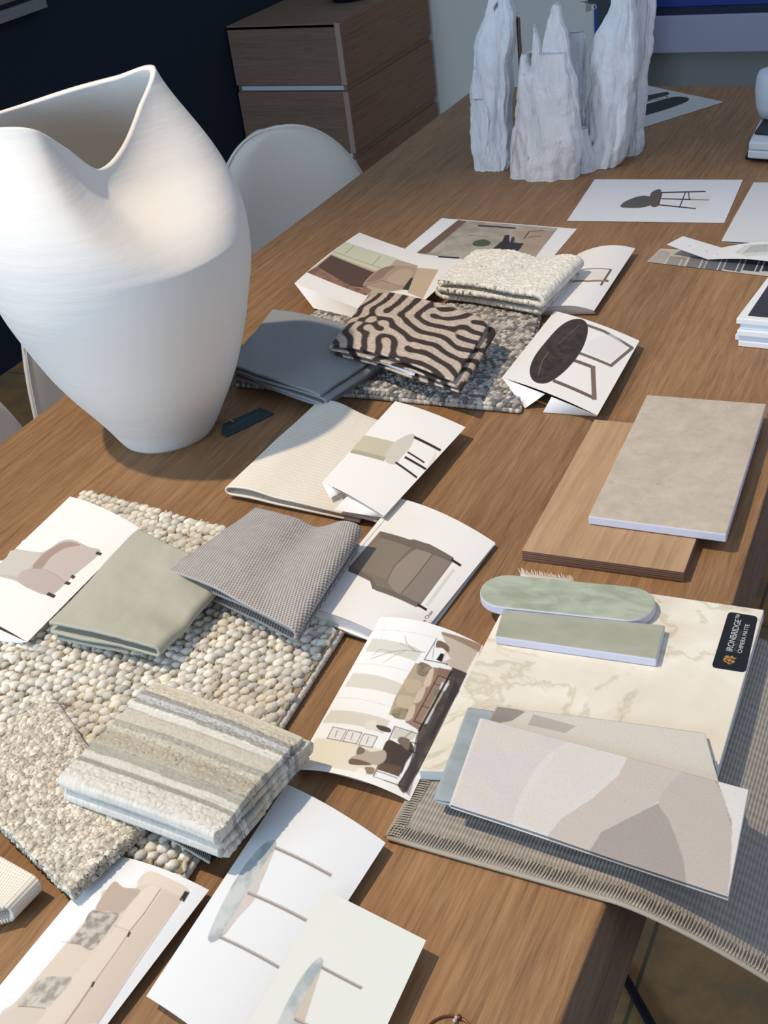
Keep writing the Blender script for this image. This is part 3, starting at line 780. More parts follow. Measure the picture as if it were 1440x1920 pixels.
# zebra chenille
path = serp(3, .041, .066, rw=.045, start=0, nper=110)
o = cloth('folded_fabric', [(625, 638), (850, 706), (918, 600), (700, 543)], .041, .066, path, M['zebra'], .003, 190,
          lump=lambda s, t: .010 * np.sin(math.pi * np.clip(t, 0, 1))**.8 * (.4 + .6 * s) + .005 * fbm(s * 2.2 + 3, t * 2.2, 6) - .006 * np.clip(.15 - t, 0, 1) * 6,
          front=lambda L, t: .03 * vnoise(L * 2.3, t * 3, 3), cols=zcol)
tag(o, 'black and beige zebra maze patterned cloth folded on the blue wool', 'folded fabric')
lb = flap('care_label', [(702, 676, .048), (776, 706, .046), (780, 697, .053), (708, 668, .054)], o); lb['label'] = 'narrow white woven label'
solid(lb, .0006)
# white boucle
def boucle_fine(amp, sc, seed): return lambda U, Vv: amp * (np.abs(vnoise(U * sc, Vv * sc, seed)) * 2 + .8 * np.abs(vnoise(U * sc * 2.1, Vv * sc * 2.1, seed + 1)) * 2)
def two(c0, c1, sc, seed=2):
    def f(U, Vv, s, t):
        w = np.clip(fbm(U * sc, Vv * sc, seed, 2)[:, None] * 1.6 + .5, 0, 1); return lin(c0) * (1 - w) + lin(c1) * w
    return f
M['boucle'] = (lambda t: (t.color(t.attr()), t.bump(t.vor(t.coord('UV'), 420), .0012, .8), t.m)[2])(NT('boucle_wool', .95, sheen=.3, spec=.1))
o = cloth('folded_fabric', [(820, 524), (1010, 556), (1084, 482), (890, 466)], .0135, .050, serp(3, .0135, .050, rw=.035, start=1, nper=110), M['boucle'], .007, 150,
          lump=lambda s, t: .008 * np.sin(math.pi * np.clip(t * 1.0, 0, 1)) - .012 * np.exp(-((t - .62) / .16)**2) * s + .006 * np.exp(-((t - .95) / .12)**2),
          front=lambda L, t: .04 * vnoise(L * 2.3, t * 3, 4) + .03 * (L < .6), cols=two((246, 243, 234), (222, 218, 206), 260), fine=boucle_fine(.0014, 330, 3))
tag(o, 'ivory boucle cloth folded thick at the back of the grey rug', 'folded fabric')
# cream ribbed cotton
o = cloth('folded_fabric', [(430, 912), (706, 966), (775, 800), (600, 752)], .002, .020, serp(2, .002, .020, rw=.035, start=1, nper=90, ends=(.12, 0)), M['linen'], .0022, 120,
          lump=lambda s, t: .006 * np.exp(-((t - .12) / .18)**2) + .003 * fbm(s * 2, t * 3, 2) - .010 * np.clip(t - .45, 0, 1) * 1.2 + .008 * np.exp(-((t - .2) / .2)**2) * s)
tag(o, 'cream ribbed cotton cloth folded once, below the white vase shadow', 'folded fabric')
# grey basket weave
o = cloth('folded_fabric', [(314, 1058), (545, 1166), (668, 982), (478, 947)], .022, .058, serp(3, .022, .058, rw=.035, start=1, nper=80, ends=(.0, 0)), M['weave'], .003, 110,
          lump=lambda s, t: .006 * np.sin(math.pi * np.clip(t, 0, 1)) * (1 - s) - .012 * np.exp(-((t - .6) / .15)**2) * s + .009 * np.exp(-((t - .93) / .14)**2) * s + .003 * fbm(s * 3, t * 3, 9),
          front=lambda L, t: .03 * vnoise(L * 2.3, t * 3, 4) - .02 + .05 * (L < 1.2))
tag(o, 'grey basket weave cloth folded between the sage cloth and the armchair picture', 'folded fabric')
# sage velvet
o = cloth('folded_fabric', [(88, 1163), (286, 1206), (412, 1072), (258, 988)], .018, .050, serp(3, .018, .050, rw=.04, start=1, nper=70, ends=(.3, 0)), M['sage'], .0035, 110,
          lump=lambda s, t: .006 * np.sin(math.pi * np.clip(t, 0, 1)) + .005 * fbm(s * 2.5, t * 3, 11) - .004 * np.exp(-((s - .35) / .12)**2) * t,
          front=lambda L, t: .03 * vnoise(L * 2.3, t * 3, 5) + .03 * (L < .6))
tag(o, 'sage green velvet cloth folded on the ivory rug beside the tub chair picture', 'folded fabric')
# striped carpet, folded thick
ST = [(0, (226, 222, 212)), (.06, (222, 219, 208)), (.13, (170, 168, 158)), (.17, (222, 220, 210)), (.225, (222, 218, 206)), (.235, (178, 176, 164)), (.28, (186, 184, 172)),
      (.33, (188, 180, 162)), (.43, (192, 184, 166)), (.46, (206, 202, 186)), (.50, (186, 184, 172)), (.56, (210, 205, 190)), (.62, (206, 200, 184)), (.68, (228, 226, 218)), (.74, (170, 168, 158)),
      (.78, (202, 206, 206)), (.83, (168, 166, 158)), (.87, (222, 216, 198)), (1.0, (226, 221, 208))]
stx = np.array([a for a, _ in ST]); stc = np.array([lin(c) for _, c in ST])
def scol(U, Vv, s, t):
    tt = np.clip(t, 0, 1) + .004 * fbm(s * 6, t * 3, 2); k = np.clip(np.searchsorted(stx, tt, side='right') - 1, 0, len(stx) - 1); c = stc[k]
    nz = fbm(U * 600, Vv * 600, 4, 2)[:, None]; ln = (np.sin(t * 400) > .82)[:, None] * (vnoise(s * 3 + 7, np.floor(t * 60), 3) > .05)[:, None]
    return c * (1 + .22 * nz) * np.where(ln, .82, 1)
def sfine(U, Vv): return .0011 * np.abs(vnoise(U * 380, Vv * 380, 6)) * 2 * (np.sin(U * 130) > -.1)
o = cloth('folded_carpet', [(412, 1556), (571, 1376), (291, 1271), (118, 1450)], .029, .060, serp(4, .029, .060, rw=.03, start=1, nper=120), M['stripe'], .0072, 150,
          lump=lambda s, t: -.005 * np.exp(-((t - 1.0) / .12)**2) + .003 * fbm(s * 2, t * 2, 3) + .003 * np.sin(math.pi * np.clip(s, 0, 1)),
          front=lambda L, t: .035 * vnoise(L * 2.3, t * 3, 5), cols=scol, fine=sfine)
tag(o, 'thick ivory and taupe striped carpet sample folded on the ivory rug', 'carpet sample')
# boucle swatch at the left edge
o = cloth('folded_fabric', [(131, 1672), (262, 1552), (90, 1302), (-110, 1440)], .0165, .029, serp(2, .0165, .029, rw=.015, start=0, nper=150), M['boucle'], .0055, 230,
          lump=lambda s, t: .004 * fbm(s * 2, t * 2, 3), cols=two((224, 216, 200), (172, 164, 150), 300, 5), fine=boucle_fine(.0024, 260, 8))
tag(o, 'oatmeal boucle cloth lying at the left picture edge on the ivory rug', 'folded fabric')
o = cloth('folded_fabric', [(-160, 1740), (2, 1692), (58, 1632), (-70, 1560)], .001, .030, serp(2, .001, .030, rw=.06, start=0, nper=60), M['linen'], .005, 60)
tag(o, 'cream cotton roll at the left picture edge under the oatmeal boucle', 'folded fabric')
# black and white stitched scrap below the carpet
s_ = Sheet([(276, 1549), (392, 1619), (440, 1572), (330, 1500)], .0165, cell=.0004)
ops = [('line', [(278, 1551), (392, 1618)], 5, (190, 188, 178))]
for k in range(34):
    a = k / 33; x, y = 280 + 112 * a, 1550 + 66 * a; ops.append(('line', [(x, y), (x + 3, y - 12)], 1.3, (176, 176, 168)))
o = s_.build('woven_swatch', (24, 24, 26), ops, mat=M['paper'], th=.0015)
tag(o, 'black swatch with white stitched edge peeking out under the striped carpet', 'fabric swatch')

# printed linen and sheer cloth on the slab
o = cloth('folded_fabric', [(820, 1497), (1335, 1628), (1345, 1425), (884, 1325)], .0196, .0245, serp(2, .0196, .0245, rw=.015, start=1, nper=80), M['sheer'], .0012, 90,
          lump=lambda s, t: .004 * fbm(s * 5, t * 7, 3), front=lambda L, t: .02 * vnoise(L * 3, t * 4, 5))
tag(o, 'pale blue grey sheer cloth folded under the leaf printed linen', 'folded fabric')
PR = Sheet([(846, 1508), (1366, 1679), (1404, 1478), (904, 1345)], .032)
def pcol(U, Vv, s, t):
    # the printed shapes in the t (across), s (depth) frame of the top layer
    n = 420; S2 = Sheet([(846, 1508), (1366, 1679), (1404, 1478), (904, 1345)], .032, cell=PR.lu / 419)
    A = S2.paint((218, 216, 216), PRINT); i = np.clip(t * (S2.nu - 1), 0, S2.nu - 1).astype(int); j = np.clip(s * (S2.nv - 1), 0, S2.nv - 1).astype(int)
    return A[i, j]
PRINT = [('poly', [(835, 1340), (1090, 1380), (1000, 1440), (960, 1560), (830, 1520)], (216, 213, 214), 1, ((222, 216, 208), 40)),
         ('curve', [(1098, 1380), (1030, 1410), (985, 1470), (960, 1545), (1010, 1600), (1060, 1560), (1130, 1480), (1200, 1420), (1190, 1385)], (228, 226, 222), .8),
         ('curve', [(1060, 1400), (1020, 1440), (985, 1500), (975, 1540), (1030, 1560), (1080, 1500), (1150, 1440), (1130, 1405)], (224, 219, 209), .5),
         ('poly', [(1185, 1400), (1160, 1450), (1110, 1495), (1050, 1535), (1015, 1580), (1000, 1620), (1090, 1640), (1110, 1600), (1125, 1560), (1180, 1535), (1240, 1495), (1300, 1435)], (208, 200, 192)),
         ('poly', [(1300, 1430), (1240, 1500), (1125, 1560), (1095, 1610), (1120, 1680), (1400, 1720), (1400, 1500), (1370, 1450)], (176, 168, 162)),
         ('curve', [(1300, 1430), (1235, 1495), (1255, 1540), (1280, 1610), (1295, 1690), (1360, 1700), (1372, 1600), (1368, 1540), (1345, 1470)], (200, 192, 184)),
         ('poly', [(1345, 1462), (1372, 1540), (1370, 1620), (1362, 1700), (1420, 1700), (1420, 1470)], (228, 228, 226)),
         ('poly', [(905, 1330), (940, 1350), (960, 1340), (950, 1325)], (160, 154, 148))]
o = cloth('folded_fabric', [(848, 1506), (1366, 1678), (1404, 1478), (905, 1345)], .026, .034, serp(2, .026, .034, rw=.012, start=1, nper=260), M['print'], .0012, 200,
          lump=lambda s, t: .001 * fbm(s * 2, t * 3, 3), cols=pcol)
tag(o, 'printed linen with overlapping grey leaf shapes folded on the quartz slab', 'folded fabric')
s_ = Sheet([(892, 1400), (1362, 1520), (1322, 1375), (932, 1326)], [.0268, .0268, .0255, .0255], bow=.001, cell=.0008)
f_ = s_.build('under_layer', (222, 218, 208), [('poly', [(925, 1320), (985, 1335), (960, 1352), (900, 1362), (915, 1335)], (158, 152, 146)), ('poly', [(1000, 1340), (1080, 1362), (1060, 1375), (990, 1360)], (190, 184, 176))], parent=o, mat=M['print'], th=.0008)
f_['label'] = 'lower layer of the linen showing behind the fold'
# ==================================================================PART5
# ------------------------------------------------------------------ pictures printed on paper
WH = (238, 237, 234)
def picture(px, z, ops, label, bg=WH, flaps=(), cat='printed picture', name='printed_sheet', under=None, **k):
    s = Sheet(px, z, **k); o = s.build(name, bg, ops); tag(o, label, cat)
    for i, f in enumerate(flaps):
        g = flap('folded_flap', f, o)
    if under is not None:      # the sheet is folded under along its front edge
        uu = np.linspace(.005, .995, 40); e = s.S(uu, np.ones(40)); d = (s.Q[0] - s.Q[3] + s.Q[1] - s.Q[2]) / 2; d /= np.linalg.norm(d)
        V = []
        for k in range(40):
            for t in np.linspace(0, 1, 8):
                p = e[k] + d * under[1] * t; p[2] = e[k][2] * (1 - t) + (TZ + under[0]) * t - .0004; V.append(p)
        mesh('folded_flap', V, gridf(40, 8), M['paper_white'], o)
    return o
def T(scale, ox, oy): return lambda *p: [(ox + a / scale, oy + b / scale) for a, b in p]

# tub chair, left edge
c = T(3.13, 0, 840)
ops = [('curve', c((-60, 600), (60, 590), (140, 600), (235, 612), (290, 590), (360, 545), (430, 540), (520, 580), (590, 612), (440, 745), (300, 860), (180, 830), (90, 780), (0, 755), (-60, 740)), (190, 182, 174)),
       ('curve', c((-60, 640), (0, 600), (80, 596), (160, 608), (235, 618), (180, 700), (110, 748), (40, 745), (-60, 730)), (196, 194, 186)),
       ('curve', c((235, 640), (300, 590), (370, 555), (430, 552), (470, 572), (380, 590), (300, 640), (245, 705), (190, 700)), (164, 144, 136)),
       ('curve', c((250, 708), (310, 650), (400, 590), (480, 575), (580, 615), (470, 700), (380, 775), (320, 740)), (192, 180, 174)),
       ('curve', c((120, 730), (200, 706), (290, 730), (375, 785), (300, 862), (180, 828), (110, 785)), (184, 172, 166)),
       ('line', c((190, 706), (260, 712), (330, 745), (378, 785)), 1.2, (160, 148, 142)),
       ('poly', c((570, 606), (600, 618), (590, 632), (558, 622)), (60, 52, 46)), ('poly', c((425, 742), (445, 755), (430, 770), (412, 758)), (66, 58, 52)),
       ('poly', c((390, 780), (418, 790), (405, 806), (375, 796)), (66, 58, 52)), ('poly', c((285, 845), (330, 865), (315, 882), (270, 862)), (60, 52, 46))]
picture([(131, 931), (262, 990), (51, 1204), (-88, 1140)], [.020, .022, .026, .026], ops, 'picture of a beige tub chair lying at the left beside the sage cloth',
        flaps=[[(51, 1204, .026), (-88, 1140, .026), (-80, 1190, .014), (30, 1206, .016)]], bow=.006)

# dining chair on card
c = T(2, 420, 740)
ops = [('poly', c((515, 150), (640, 178), (600, 248), (472, 218)), (196, 190, 166)), ('poly', c((480, 205), (605, 235), (600, 250), (472, 218)), (172, 166, 144)),
       ('curve', c((640, 178), (690, 150), (715, 152), (700, 195), (665, 235), (640, 262), (605, 248), (615, 210)), (206, 200, 190)),
       ('line', c((715, 160), (810, 208)), 5, (52, 40, 36)), ('line', c((690, 216), (750, 254)), 3.4, (60, 48, 42)), ('line', c((680, 235), (774, 290)), 4.6, (52, 40, 36)), ('line', c((645, 255), (722, 310)), 4.0, (52, 40, 36)),
       ('poly', c((745, 300), (800, 205), (790, 250), (772, 296)), (212, 210, 208), .7)]
picture([(741, 752), (873, 801), (720, 968), (604, 904)], [.027, .020, .028, .030], ops, 'picture card of a beige dining chair with dark legs leaning on the cream cotton',
        flaps=[[(604, 904, .030), (660, 934, .029), (657, 915, .022), (618, 934, .022)], [(663, 918, .028), (720, 968, .0275), (719, 971, .018), (626, 956, .022)]], bow=.003)
# armchair
c = T(2, 420, 740)
ops = [('poly', c((585, 512), (640, 528), (690, 545), (712, 542), (770, 562), (860, 612), (855, 630), (730, 797), (660, 768), (570, 735), (556, 722), (548, 700), (505, 678), (467, 658), (468, 648)), (126, 116, 104)),
       ('poly', c((598, 535), (700, 570), (640, 640), (612, 695), (480, 650), (560, 560)), (134, 124, 110)),
       ('curve', c((735, 575), (780, 598), (720, 680), (665, 745), (622, 715), (620, 680), (660, 625)), (148, 136, 124)),
       ('poly', c((785, 600), (850, 622), (790, 715), (725, 785), (668, 745)), (138, 126, 114)),
       ('line', c((783, 598), (722, 678), (665, 745)), 1.5, (78, 68, 60)), ('line', c((580, 525), (690, 560), (765, 575), (860, 620)), 1.3, (92, 82, 74)), ('line', c((470, 652), (550, 690), (560, 718), (720, 785)), 1.3, (92, 82, 74)),
       ('line', c((655, 625), (705, 578), (735, 575)), 1.4, (96, 86, 76)), ('line', c((612, 695), (640, 640), (660, 622)), 1.4, (96, 86, 76)),
       ('poly', c((585, 512), (700, 545), (770, 560), (862, 612), (856, 630), (760, 590), (690, 570), (582, 535)), (112, 102, 92)),
       ('poly', c((470, 640), (560, 690), (570, 715), (730, 780), (722, 798), (556, 728), (548, 700), (465, 662)), (112, 102, 92)),
       ('line', c((855, 620), (886, 640)), 5, (38, 34, 30)), ('line', c((728, 788), (758, 806)), 5, (38, 34, 30)),
       ('poly', c((860, 650), (865, 660), (770, 790), (755, 790), (820, 700)), (212, 208, 202), .8), ('line', c((322, 800), (655, 408)), 1.0, (130, 128, 124))]
o = picture([(744, 933), (929, 1018), (765, 1222), (577, 1140)], [.016, .007, .008, .026], ops, 'picture of a grey brown wing armchair between the grey weave and the room picture', under=(.004, .003), bow=.008, bowv=.0)
s_ = Sheet([(744, 934), (929, 1021), (772, 1232), (578, 1156)], [.0008, .0008, .002, .0165], cell=.002)
tag(s_.build('printed_sheet', WH, []), 'blank white sheet lying right under the armchair picture', 'sheet of paper')
text_on('e Chair', o, at(797.5, 1166, .0165), at(813, 1147, .0165) - at(797.5, 1166, .0165), at(787, 1158, .0165) - at(797.5, 1166, .0165), .0062, M['ink'])

# room scene
c = T(3.6, 540, 1140)
BL = (26, 22, 20)
ops = [('poly', c((630, 55), (1300, 250), (800, 1290), (60, 1090)), (236, 238, 236)),
       ('curve', c((600, 130), (560, 210), (900, 300), (880, 360), (520, 285), (560, 200)), (206, 206, 196), .0),
       ('poly', c((570, 205), (720, 225), (860, 265), (905, 300), (860, 360), (740, 320), (620, 300), (520, 295)), (208, 208, 198)),
       ('poly', c((440, 440), (600, 455), (740, 500), (800, 530), (730, 590), (600, 555), (480, 540), (380, 530)), (212, 208, 198)),
       ('poly', c((290, 690), (420, 695), (560, 720), (690, 760), (640, 850), (500, 800), (360, 780), (230, 775)), (210, 208, 196)),
       ('poly', c((190, 880), (640, 960), (600, 1130), (400, 1130), (100, 1085), (60, 1080)), (222, 216, 198)),
       ('poly', c((1030, 160), (1300, 262), (1200, 440), (1100, 400), (1030, 360), (1080, 270)), (196, 184, 168)),
       ('poly', c((1040, 160), (1310, 250), (1290, 300), (1150, 225), (1040, 180)), (158, 132, 112)),
       ('poly', c((1110, 400), (1210, 440), (900, 1080), (780, 1260), (740, 1200), (850, 1000), (880, 820), (1000, 600)), (92, 84, 76), 1, ((70, 64, 58), 14)),
       ('poly', c((1130, 480), (1160, 560), (1050, 740), (960, 900), (940, 860), (1040, 700)), (50, 48, 48), .8),
       ('poly', c((860, 370), (980, 400), (920, 560), (860, 680), (800, 760), (680, 720), (720, 610), (800, 470)), (176, 162, 140)),
       ('curve', c((870, 400), (900, 365), (970, 400), (940, 460), (880, 450)), (120, 106, 90), 1, ((150, 134, 112), 5)), ('curve', c((740, 675), (810, 680), (790, 750), (720, 740), (700, 700)), (124, 112, 86), 1, ((154, 144, 116), 5)),
       ('curve', c((790, 480), (900, 500), (870, 570), (800, 560)), (188, 172, 146)), ('curve', c((750, 590), (850, 610), (840, 680), (740, 660)), (190, 178, 150)),
       ('poly', c((980, 400), (1110, 420), (1090, 480), (1000, 640), (890, 830), (790, 770), (860, 620), (920, 540)), (150, 124, 106)),
       ('curve', c((950, 430), (985, 410), (960, 520), (915, 520)), (208, 190, 168)), ('curve', c((880, 560), (930, 530), (900, 620), (850, 640)), (204, 188, 164)), ('curve', c((820, 680), (860, 650), (840, 740), (790, 760)), (204, 188, 164)),
       ('poly', c((1020, 400), (1100, 425), (1090, 470), (1000, 440)), (140, 110, 94)), ('poly', c((1060, 480), (1100, 490), (1040, 600), (930, 790), (900, 770), (1000, 590)), (180, 168, 152)),
       ('line', c((1015, 455), (1100, 490), (930, 795), (850, 765), (1015, 455)), 1.7, BL), ('line', c((1070, 540), (985, 510)), 1.2, BL), ('line', c((990, 690), (905, 660)), 1.2, BL),
       ('poly', c((1040, 500), (1090, 510), (1060, 560), (1020, 545)), (220, 222, 222)), ('poly', c((960, 670), (990, 680), (940, 780), (915, 770)), (206, 206, 200)), ('poly', c((985, 545), (1040, 560), (1010, 600), (980, 590)), (120, 124, 110)),
       ('poly', c((1100, 420), (1112, 430), (890, 835), (875, 830)), (40, 34, 32)),
       ('line', c((1005, 205), (920, 350), (1075, 380), (1070, 385)), 1.5, BL), ('line', c((990, 240), (975, 340)), .8, BL), ('curve', c((1010, 220), (1060, 235), (1090, 270), (1080, 300), (1040, 270), (1000, 265)), (120, 96, 82)),
       ('poly', c((1030, 305), (1055, 310), (1040, 365), (1000, 350)), BL), ('poly', c((1070, 300), (1100, 340), (1060, 360), (1040, 360)), (232, 228, 220)),
       ('line', c((925, 300), (800, 285), (680, 300), (560, 345)), .9, (128, 124, 112)), ('line', c((925, 300), (860, 290), (800, 240), (790, 190)), .9, (128, 124, 112)), ('line', c((800, 285), (720, 320), (640, 370)), .7, (140, 136, 124)), ('line', c((860, 290), (760, 240)), .7, (140, 136, 124)), ('line', c((700, 295), (620, 280), (570, 320)), .7, (140, 136, 124)),
       ('line', c((580, 150), (1030, 215)), .5, (190, 190, 186)), ('line', c((440, 378), (560, 378), (840, 435)), .5, (190, 190, 186)), ('line', c((320, 605), (480, 615), (700, 670)), .5, (190, 190, 186)), ('line', c((660, 90), (640, 180), (520, 370)), .4, (200, 200, 196)),
       ('curve', c((595, 790), (660, 800), (695, 820), (685, 840), (620, 825)), (74, 64, 54)), ('poly', c((520, 760), (600, 760), (590, 830), (520, 820)), (222, 218, 204)),
       ('poly', c((720, 805), (870, 850), (830, 900), (700, 880)), (206, 204, 190)), ('line', c((720, 800), (875, 850)), 1.3, BL), ('line', c((720, 800), (575, 1140), (740, 1195), (830, 1060), (870, 860)), 1.8, BL), ('line', c((595, 1100), (740, 1150)), 1.3, BL),
       ('curve', c((680, 890), (760, 920), (820, 900), (850, 960), (800, 1040), (760, 1120), (700, 1100), (620, 1060), (640, 950)), (70, 58, 52)), ('poly', c((620, 1040), (770, 1075), (750, 1140), (600, 1090)), (100, 78, 66)),
       ('curve', c((760, 870), (820, 890), (810, 960), (770, 930), (740, 900)), (120, 104, 92)),
       ('curve', c((480, 935), (560, 970), (650, 960), (660, 1020), (600, 1060), (500, 1040), (420, 1050), (425, 1010), (460, 990)), (176, 166, 150)), ('curve', c((425, 1015), (520, 1035), (560, 1060), (420, 1055)), (112, 90, 76)), ('curve', c((480, 935), (520, 960), (500, 985), (460, 985)), (120, 106, 92)),
       ('curve', c((520, 1075), (580, 1080), (575, 1120), (530, 1115)), (146, 124, 104)), ('curve', c((460, 1100), (480, 1080), (520, 1090), (520, 1120), (460, 1120)), (236, 234, 224)),
       ('line', c((790, 870), (840, 830)), 1, BL), ('line', c((830, 905), (880, 920)), 2, BL), ('line', c((820, 965), (880, 985)), 2, BL), ('poly', c((850, 1040), (880, 1000), (860, 1130), (800, 1250), (780, 1220)), (60, 56, 54)),
       ('line', c((740, 1195), (815, 1225)), 1.3, BL), ('line', c((760, 1180), (800, 1100)), 1.3, BL),
       ('poly', c((770, 1225), (830, 1010), (1000, 700), (1010, 760), (880, 1060), (820, 1270)), (66, 62, 60), .6),
       ('poly', c((30, 1110), (190, 1065), (420, 1100), (640, 1160), (810, 1270), (790, 1330), (500, 1250)), (236, 236, 232))]
for k, (x, y) in enumerate(((265, 885), (370, 905), (475, 930))):
    ops += [('poly', c((x, y - 5), (x + 38, y - 82), (x + 130, y - 62), (x + 92, y + 12)), (224, 222, 220)), ('line', c((x, y - 5), (x + 38, y - 82), (x + 130, y - 62), (x + 92, y + 12), (x, y - 5)), 1.2, (46, 40, 40)), ('line', c((x + 70, y - 60), (x + 52, y - 15)), 1.4, (110, 108, 108))]
picture([(713, 1157), (906, 1211), (768, 1502), (552, 1443)], [.022, .010, .008, .006], ops, 'picture of a living room with sofa and framed prints, left of the quartz slab', bow=.010, under=(.001, .012))

# oval table picture
c = T(2.667, 900, 400)
TB = (120, 104, 88)
ops = [('line', c((500, 548), (620, 590), (760, 672), (655, 762), (500, 700)), 5.0, (118, 106, 92)), ('line', c((470, 735), (565, 770), (572, 925), (370, 838)), 6.0, (112, 92, 80)),
       ('line', c((565, 770), (572, 925)), 9, (124, 104, 92)), ('line', c((655, 762), (762, 672)), 6, (112, 104, 88)),
       ('poly', c((540, 640), (660, 600), (740, 670), (655, 745), (520, 690)), (222, 222, 224), .5),
       ('curve', c((465, 530), (520, 535), (540, 580), (520, 660), (470, 740), (400, 810), (330, 850), (270, 840), (248, 790), (270, 720), (330, 640), (400, 565)), (56, 48, 42)),
       ('curve', c((470, 538), (510, 545), (520, 600), (480, 680), (400, 770), (320, 820), (268, 815), (258, 780), (290, 710), (350, 625), (420, 560)), (66, 56, 48), 1, ((48, 40, 36), 12)),
       ('line', c((290, 810), (310, 740), (345, 690)), 1.3, (130, 104, 64)), ('line', c((390, 655), (500, 555)), 1.0, (112, 92, 70))]
picture([(1040, 583), (1199, 639), (1120, 779), (941, 708)], [.018, .014, .018, .026], ops, 'picture of a dark oval coffee table beside the grey knotted rug',
        flaps=[[(941, 708, .026), (1022, 739, .024), (1018, 742, .020), (984, 766, .001)], [(1034, 744, .023), (1120, 779, .018), (1117, 781, .001), (1018, 773, .001)]], bow=.004)

# bench picture
c = T(2.667, 900, 400)
ops = [('line', c((465, 292), (560, 277), (655, 282)), 1.8, (140, 124, 108)), ('line', c((655, 282), (605, 358)), 4, (104, 84, 66)), ('line', c((440, 345), (540, 340), (640, 340)), 3.6, (150, 132, 108)),
       ('line', c((470, 295), (440, 345), (420, 365)), 2.6, (150, 134, 112)), ('line', c((618, 330), (640, 338)), 3, (120, 100, 80)), ('poly', c((470, 300), (640, 290), (605, 335), (440, 340)), (224, 218, 206), .6)]
picture([(1084, 476), (1191, 466), (1114, 583), (1001, 586)], [.014, .012, .010, .010], ops, 'picture of a light wooden bench beside the ivory boucle cloth', under=(.001, .01), bow=.010)

# dining room print at the back
c = T(4, 740, 400)
ops = [('poly', c((475, 50), (1225, 110), (1000, 400), (160, 300)), (152, 142, 128), 1, ((176, 170, 156), 40)), ('poly', c((475, 50), (540, 60), (250, 300), (160, 300)), (112, 90, 76)),
       ('poly', c((560, 80), (900, 110), (800, 200), (700, 330), (330, 320), (400, 200)), (176, 172, 158), .8, ((150, 144, 128), 30)), ('poly', c((880, 130), (1200, 130), (1000, 400), (800, 380), (960, 240)), (166, 144, 124), .7),
       ('line', c((630, 92), (760, 100), (905, 112)), 3, (58, 48, 42)), ('curve', c((590, 215), (660, 195), (720, 215), (690, 245), (600, 245)), (74, 84, 58)), ('poly', c((800, 210), (970, 225), (930, 280), (750, 290), (730, 270)), (44, 44, 48)),
       ('poly', c((825, 165), (860, 160), (860, 230), (790, 250)), (40, 38, 38)), ('line', c((1010, 135), (970, 190)), 2, (70, 56, 50)), ('line', c((1010, 135), (1120, 130)), 1.2, (90, 74, 66)), ('line', c((1000, 180), (1100, 170)), 1.2, (90, 74, 66)),
       ('line', c((330, 325), (480, 335)), 3, (52, 46, 44)), ('line', c((820, 285), (800, 312)), 2.5, (40, 38, 38)), ('line', c((560, 165), (700, 175)), 1.4, (130, 126, 116)), ('curve', c((880, 180), (900, 180), (895, 215), (870, 215)), (60, 58, 58))]
picture([(828, 409), (1082, 429), (1003, 522), (745, 478)], .0008, ops, 'print of a dining room interior with white margins behind the ivory boucle', bg=(232, 234, 236))

# lounge chair picture, curved
c = T(5.14, 550, 420)
ops = [('poly', c((500, 170), (1200, 400), (1160, 620), (700, 690), (130, 465), (220, 400), (365, 285)), (182, 166, 146)),
       ('poly', c((500, 170), (1000, 330), (900, 440), (820, 460), (365, 290)), (204, 206, 180)), ('line', c((585, 210), (500, 285)), 1.0, (130, 134, 110)), ('line', c((840, 310), (760, 395)), 1.0, (130, 134, 110)), ('line', c((380, 262), (740, 390), (860, 430)), 1.0, (150, 142, 126)),
       ('poly', c((365, 300), (790, 470), (700, 620), (560, 600), (230, 410)), (86, 66, 56)), ('poly', c((230, 410), (560, 600), (740, 640), (700, 690), (130, 465)), (150, 112, 90), 1, ((120, 90, 74), 20)),
       ('curve', c((670, 590), (760, 480), (900, 410), (1060, 400), (1190, 430), (1160, 520), (1060, 620), (900, 640), (740, 600)), (168, 148, 128)), ('curve', c((700, 560), (850, 430), (980, 405), (900, 470), (840, 530)), (142, 122, 104)),
       ('curve', c((900, 540), (980, 460), (1080, 430), (1150, 470), (1080, 580), (960, 590)), (184, 164, 140)), ('line', c((680, 590), (860, 545), (1060, 610)), 1.0, (120, 100, 84)), ('poly', c((1130, 520), (1210, 520), (1110, 640), (1050, 630)), (60, 46, 40)),
       ('poly', c((1200, 420), (1400, 440), (1250, 720), (1100, 660)), (196, 176, 148)), ('poly', c((690, 600), (760, 640), (720, 680), (640, 640)), (150, 112, 94))]
picture([(674, 436), (872, 500), (752, 607), (552, 531)], [.010, .014, .022, .036], ops, 'curved picture of a wooden lounge chair behind the blue wool cloth',
        flaps=[[(552, 531, .036), (700, 590, .026), (700, 604, .013), (588, 578, .013)]], bow=-.003, bowv=.004)

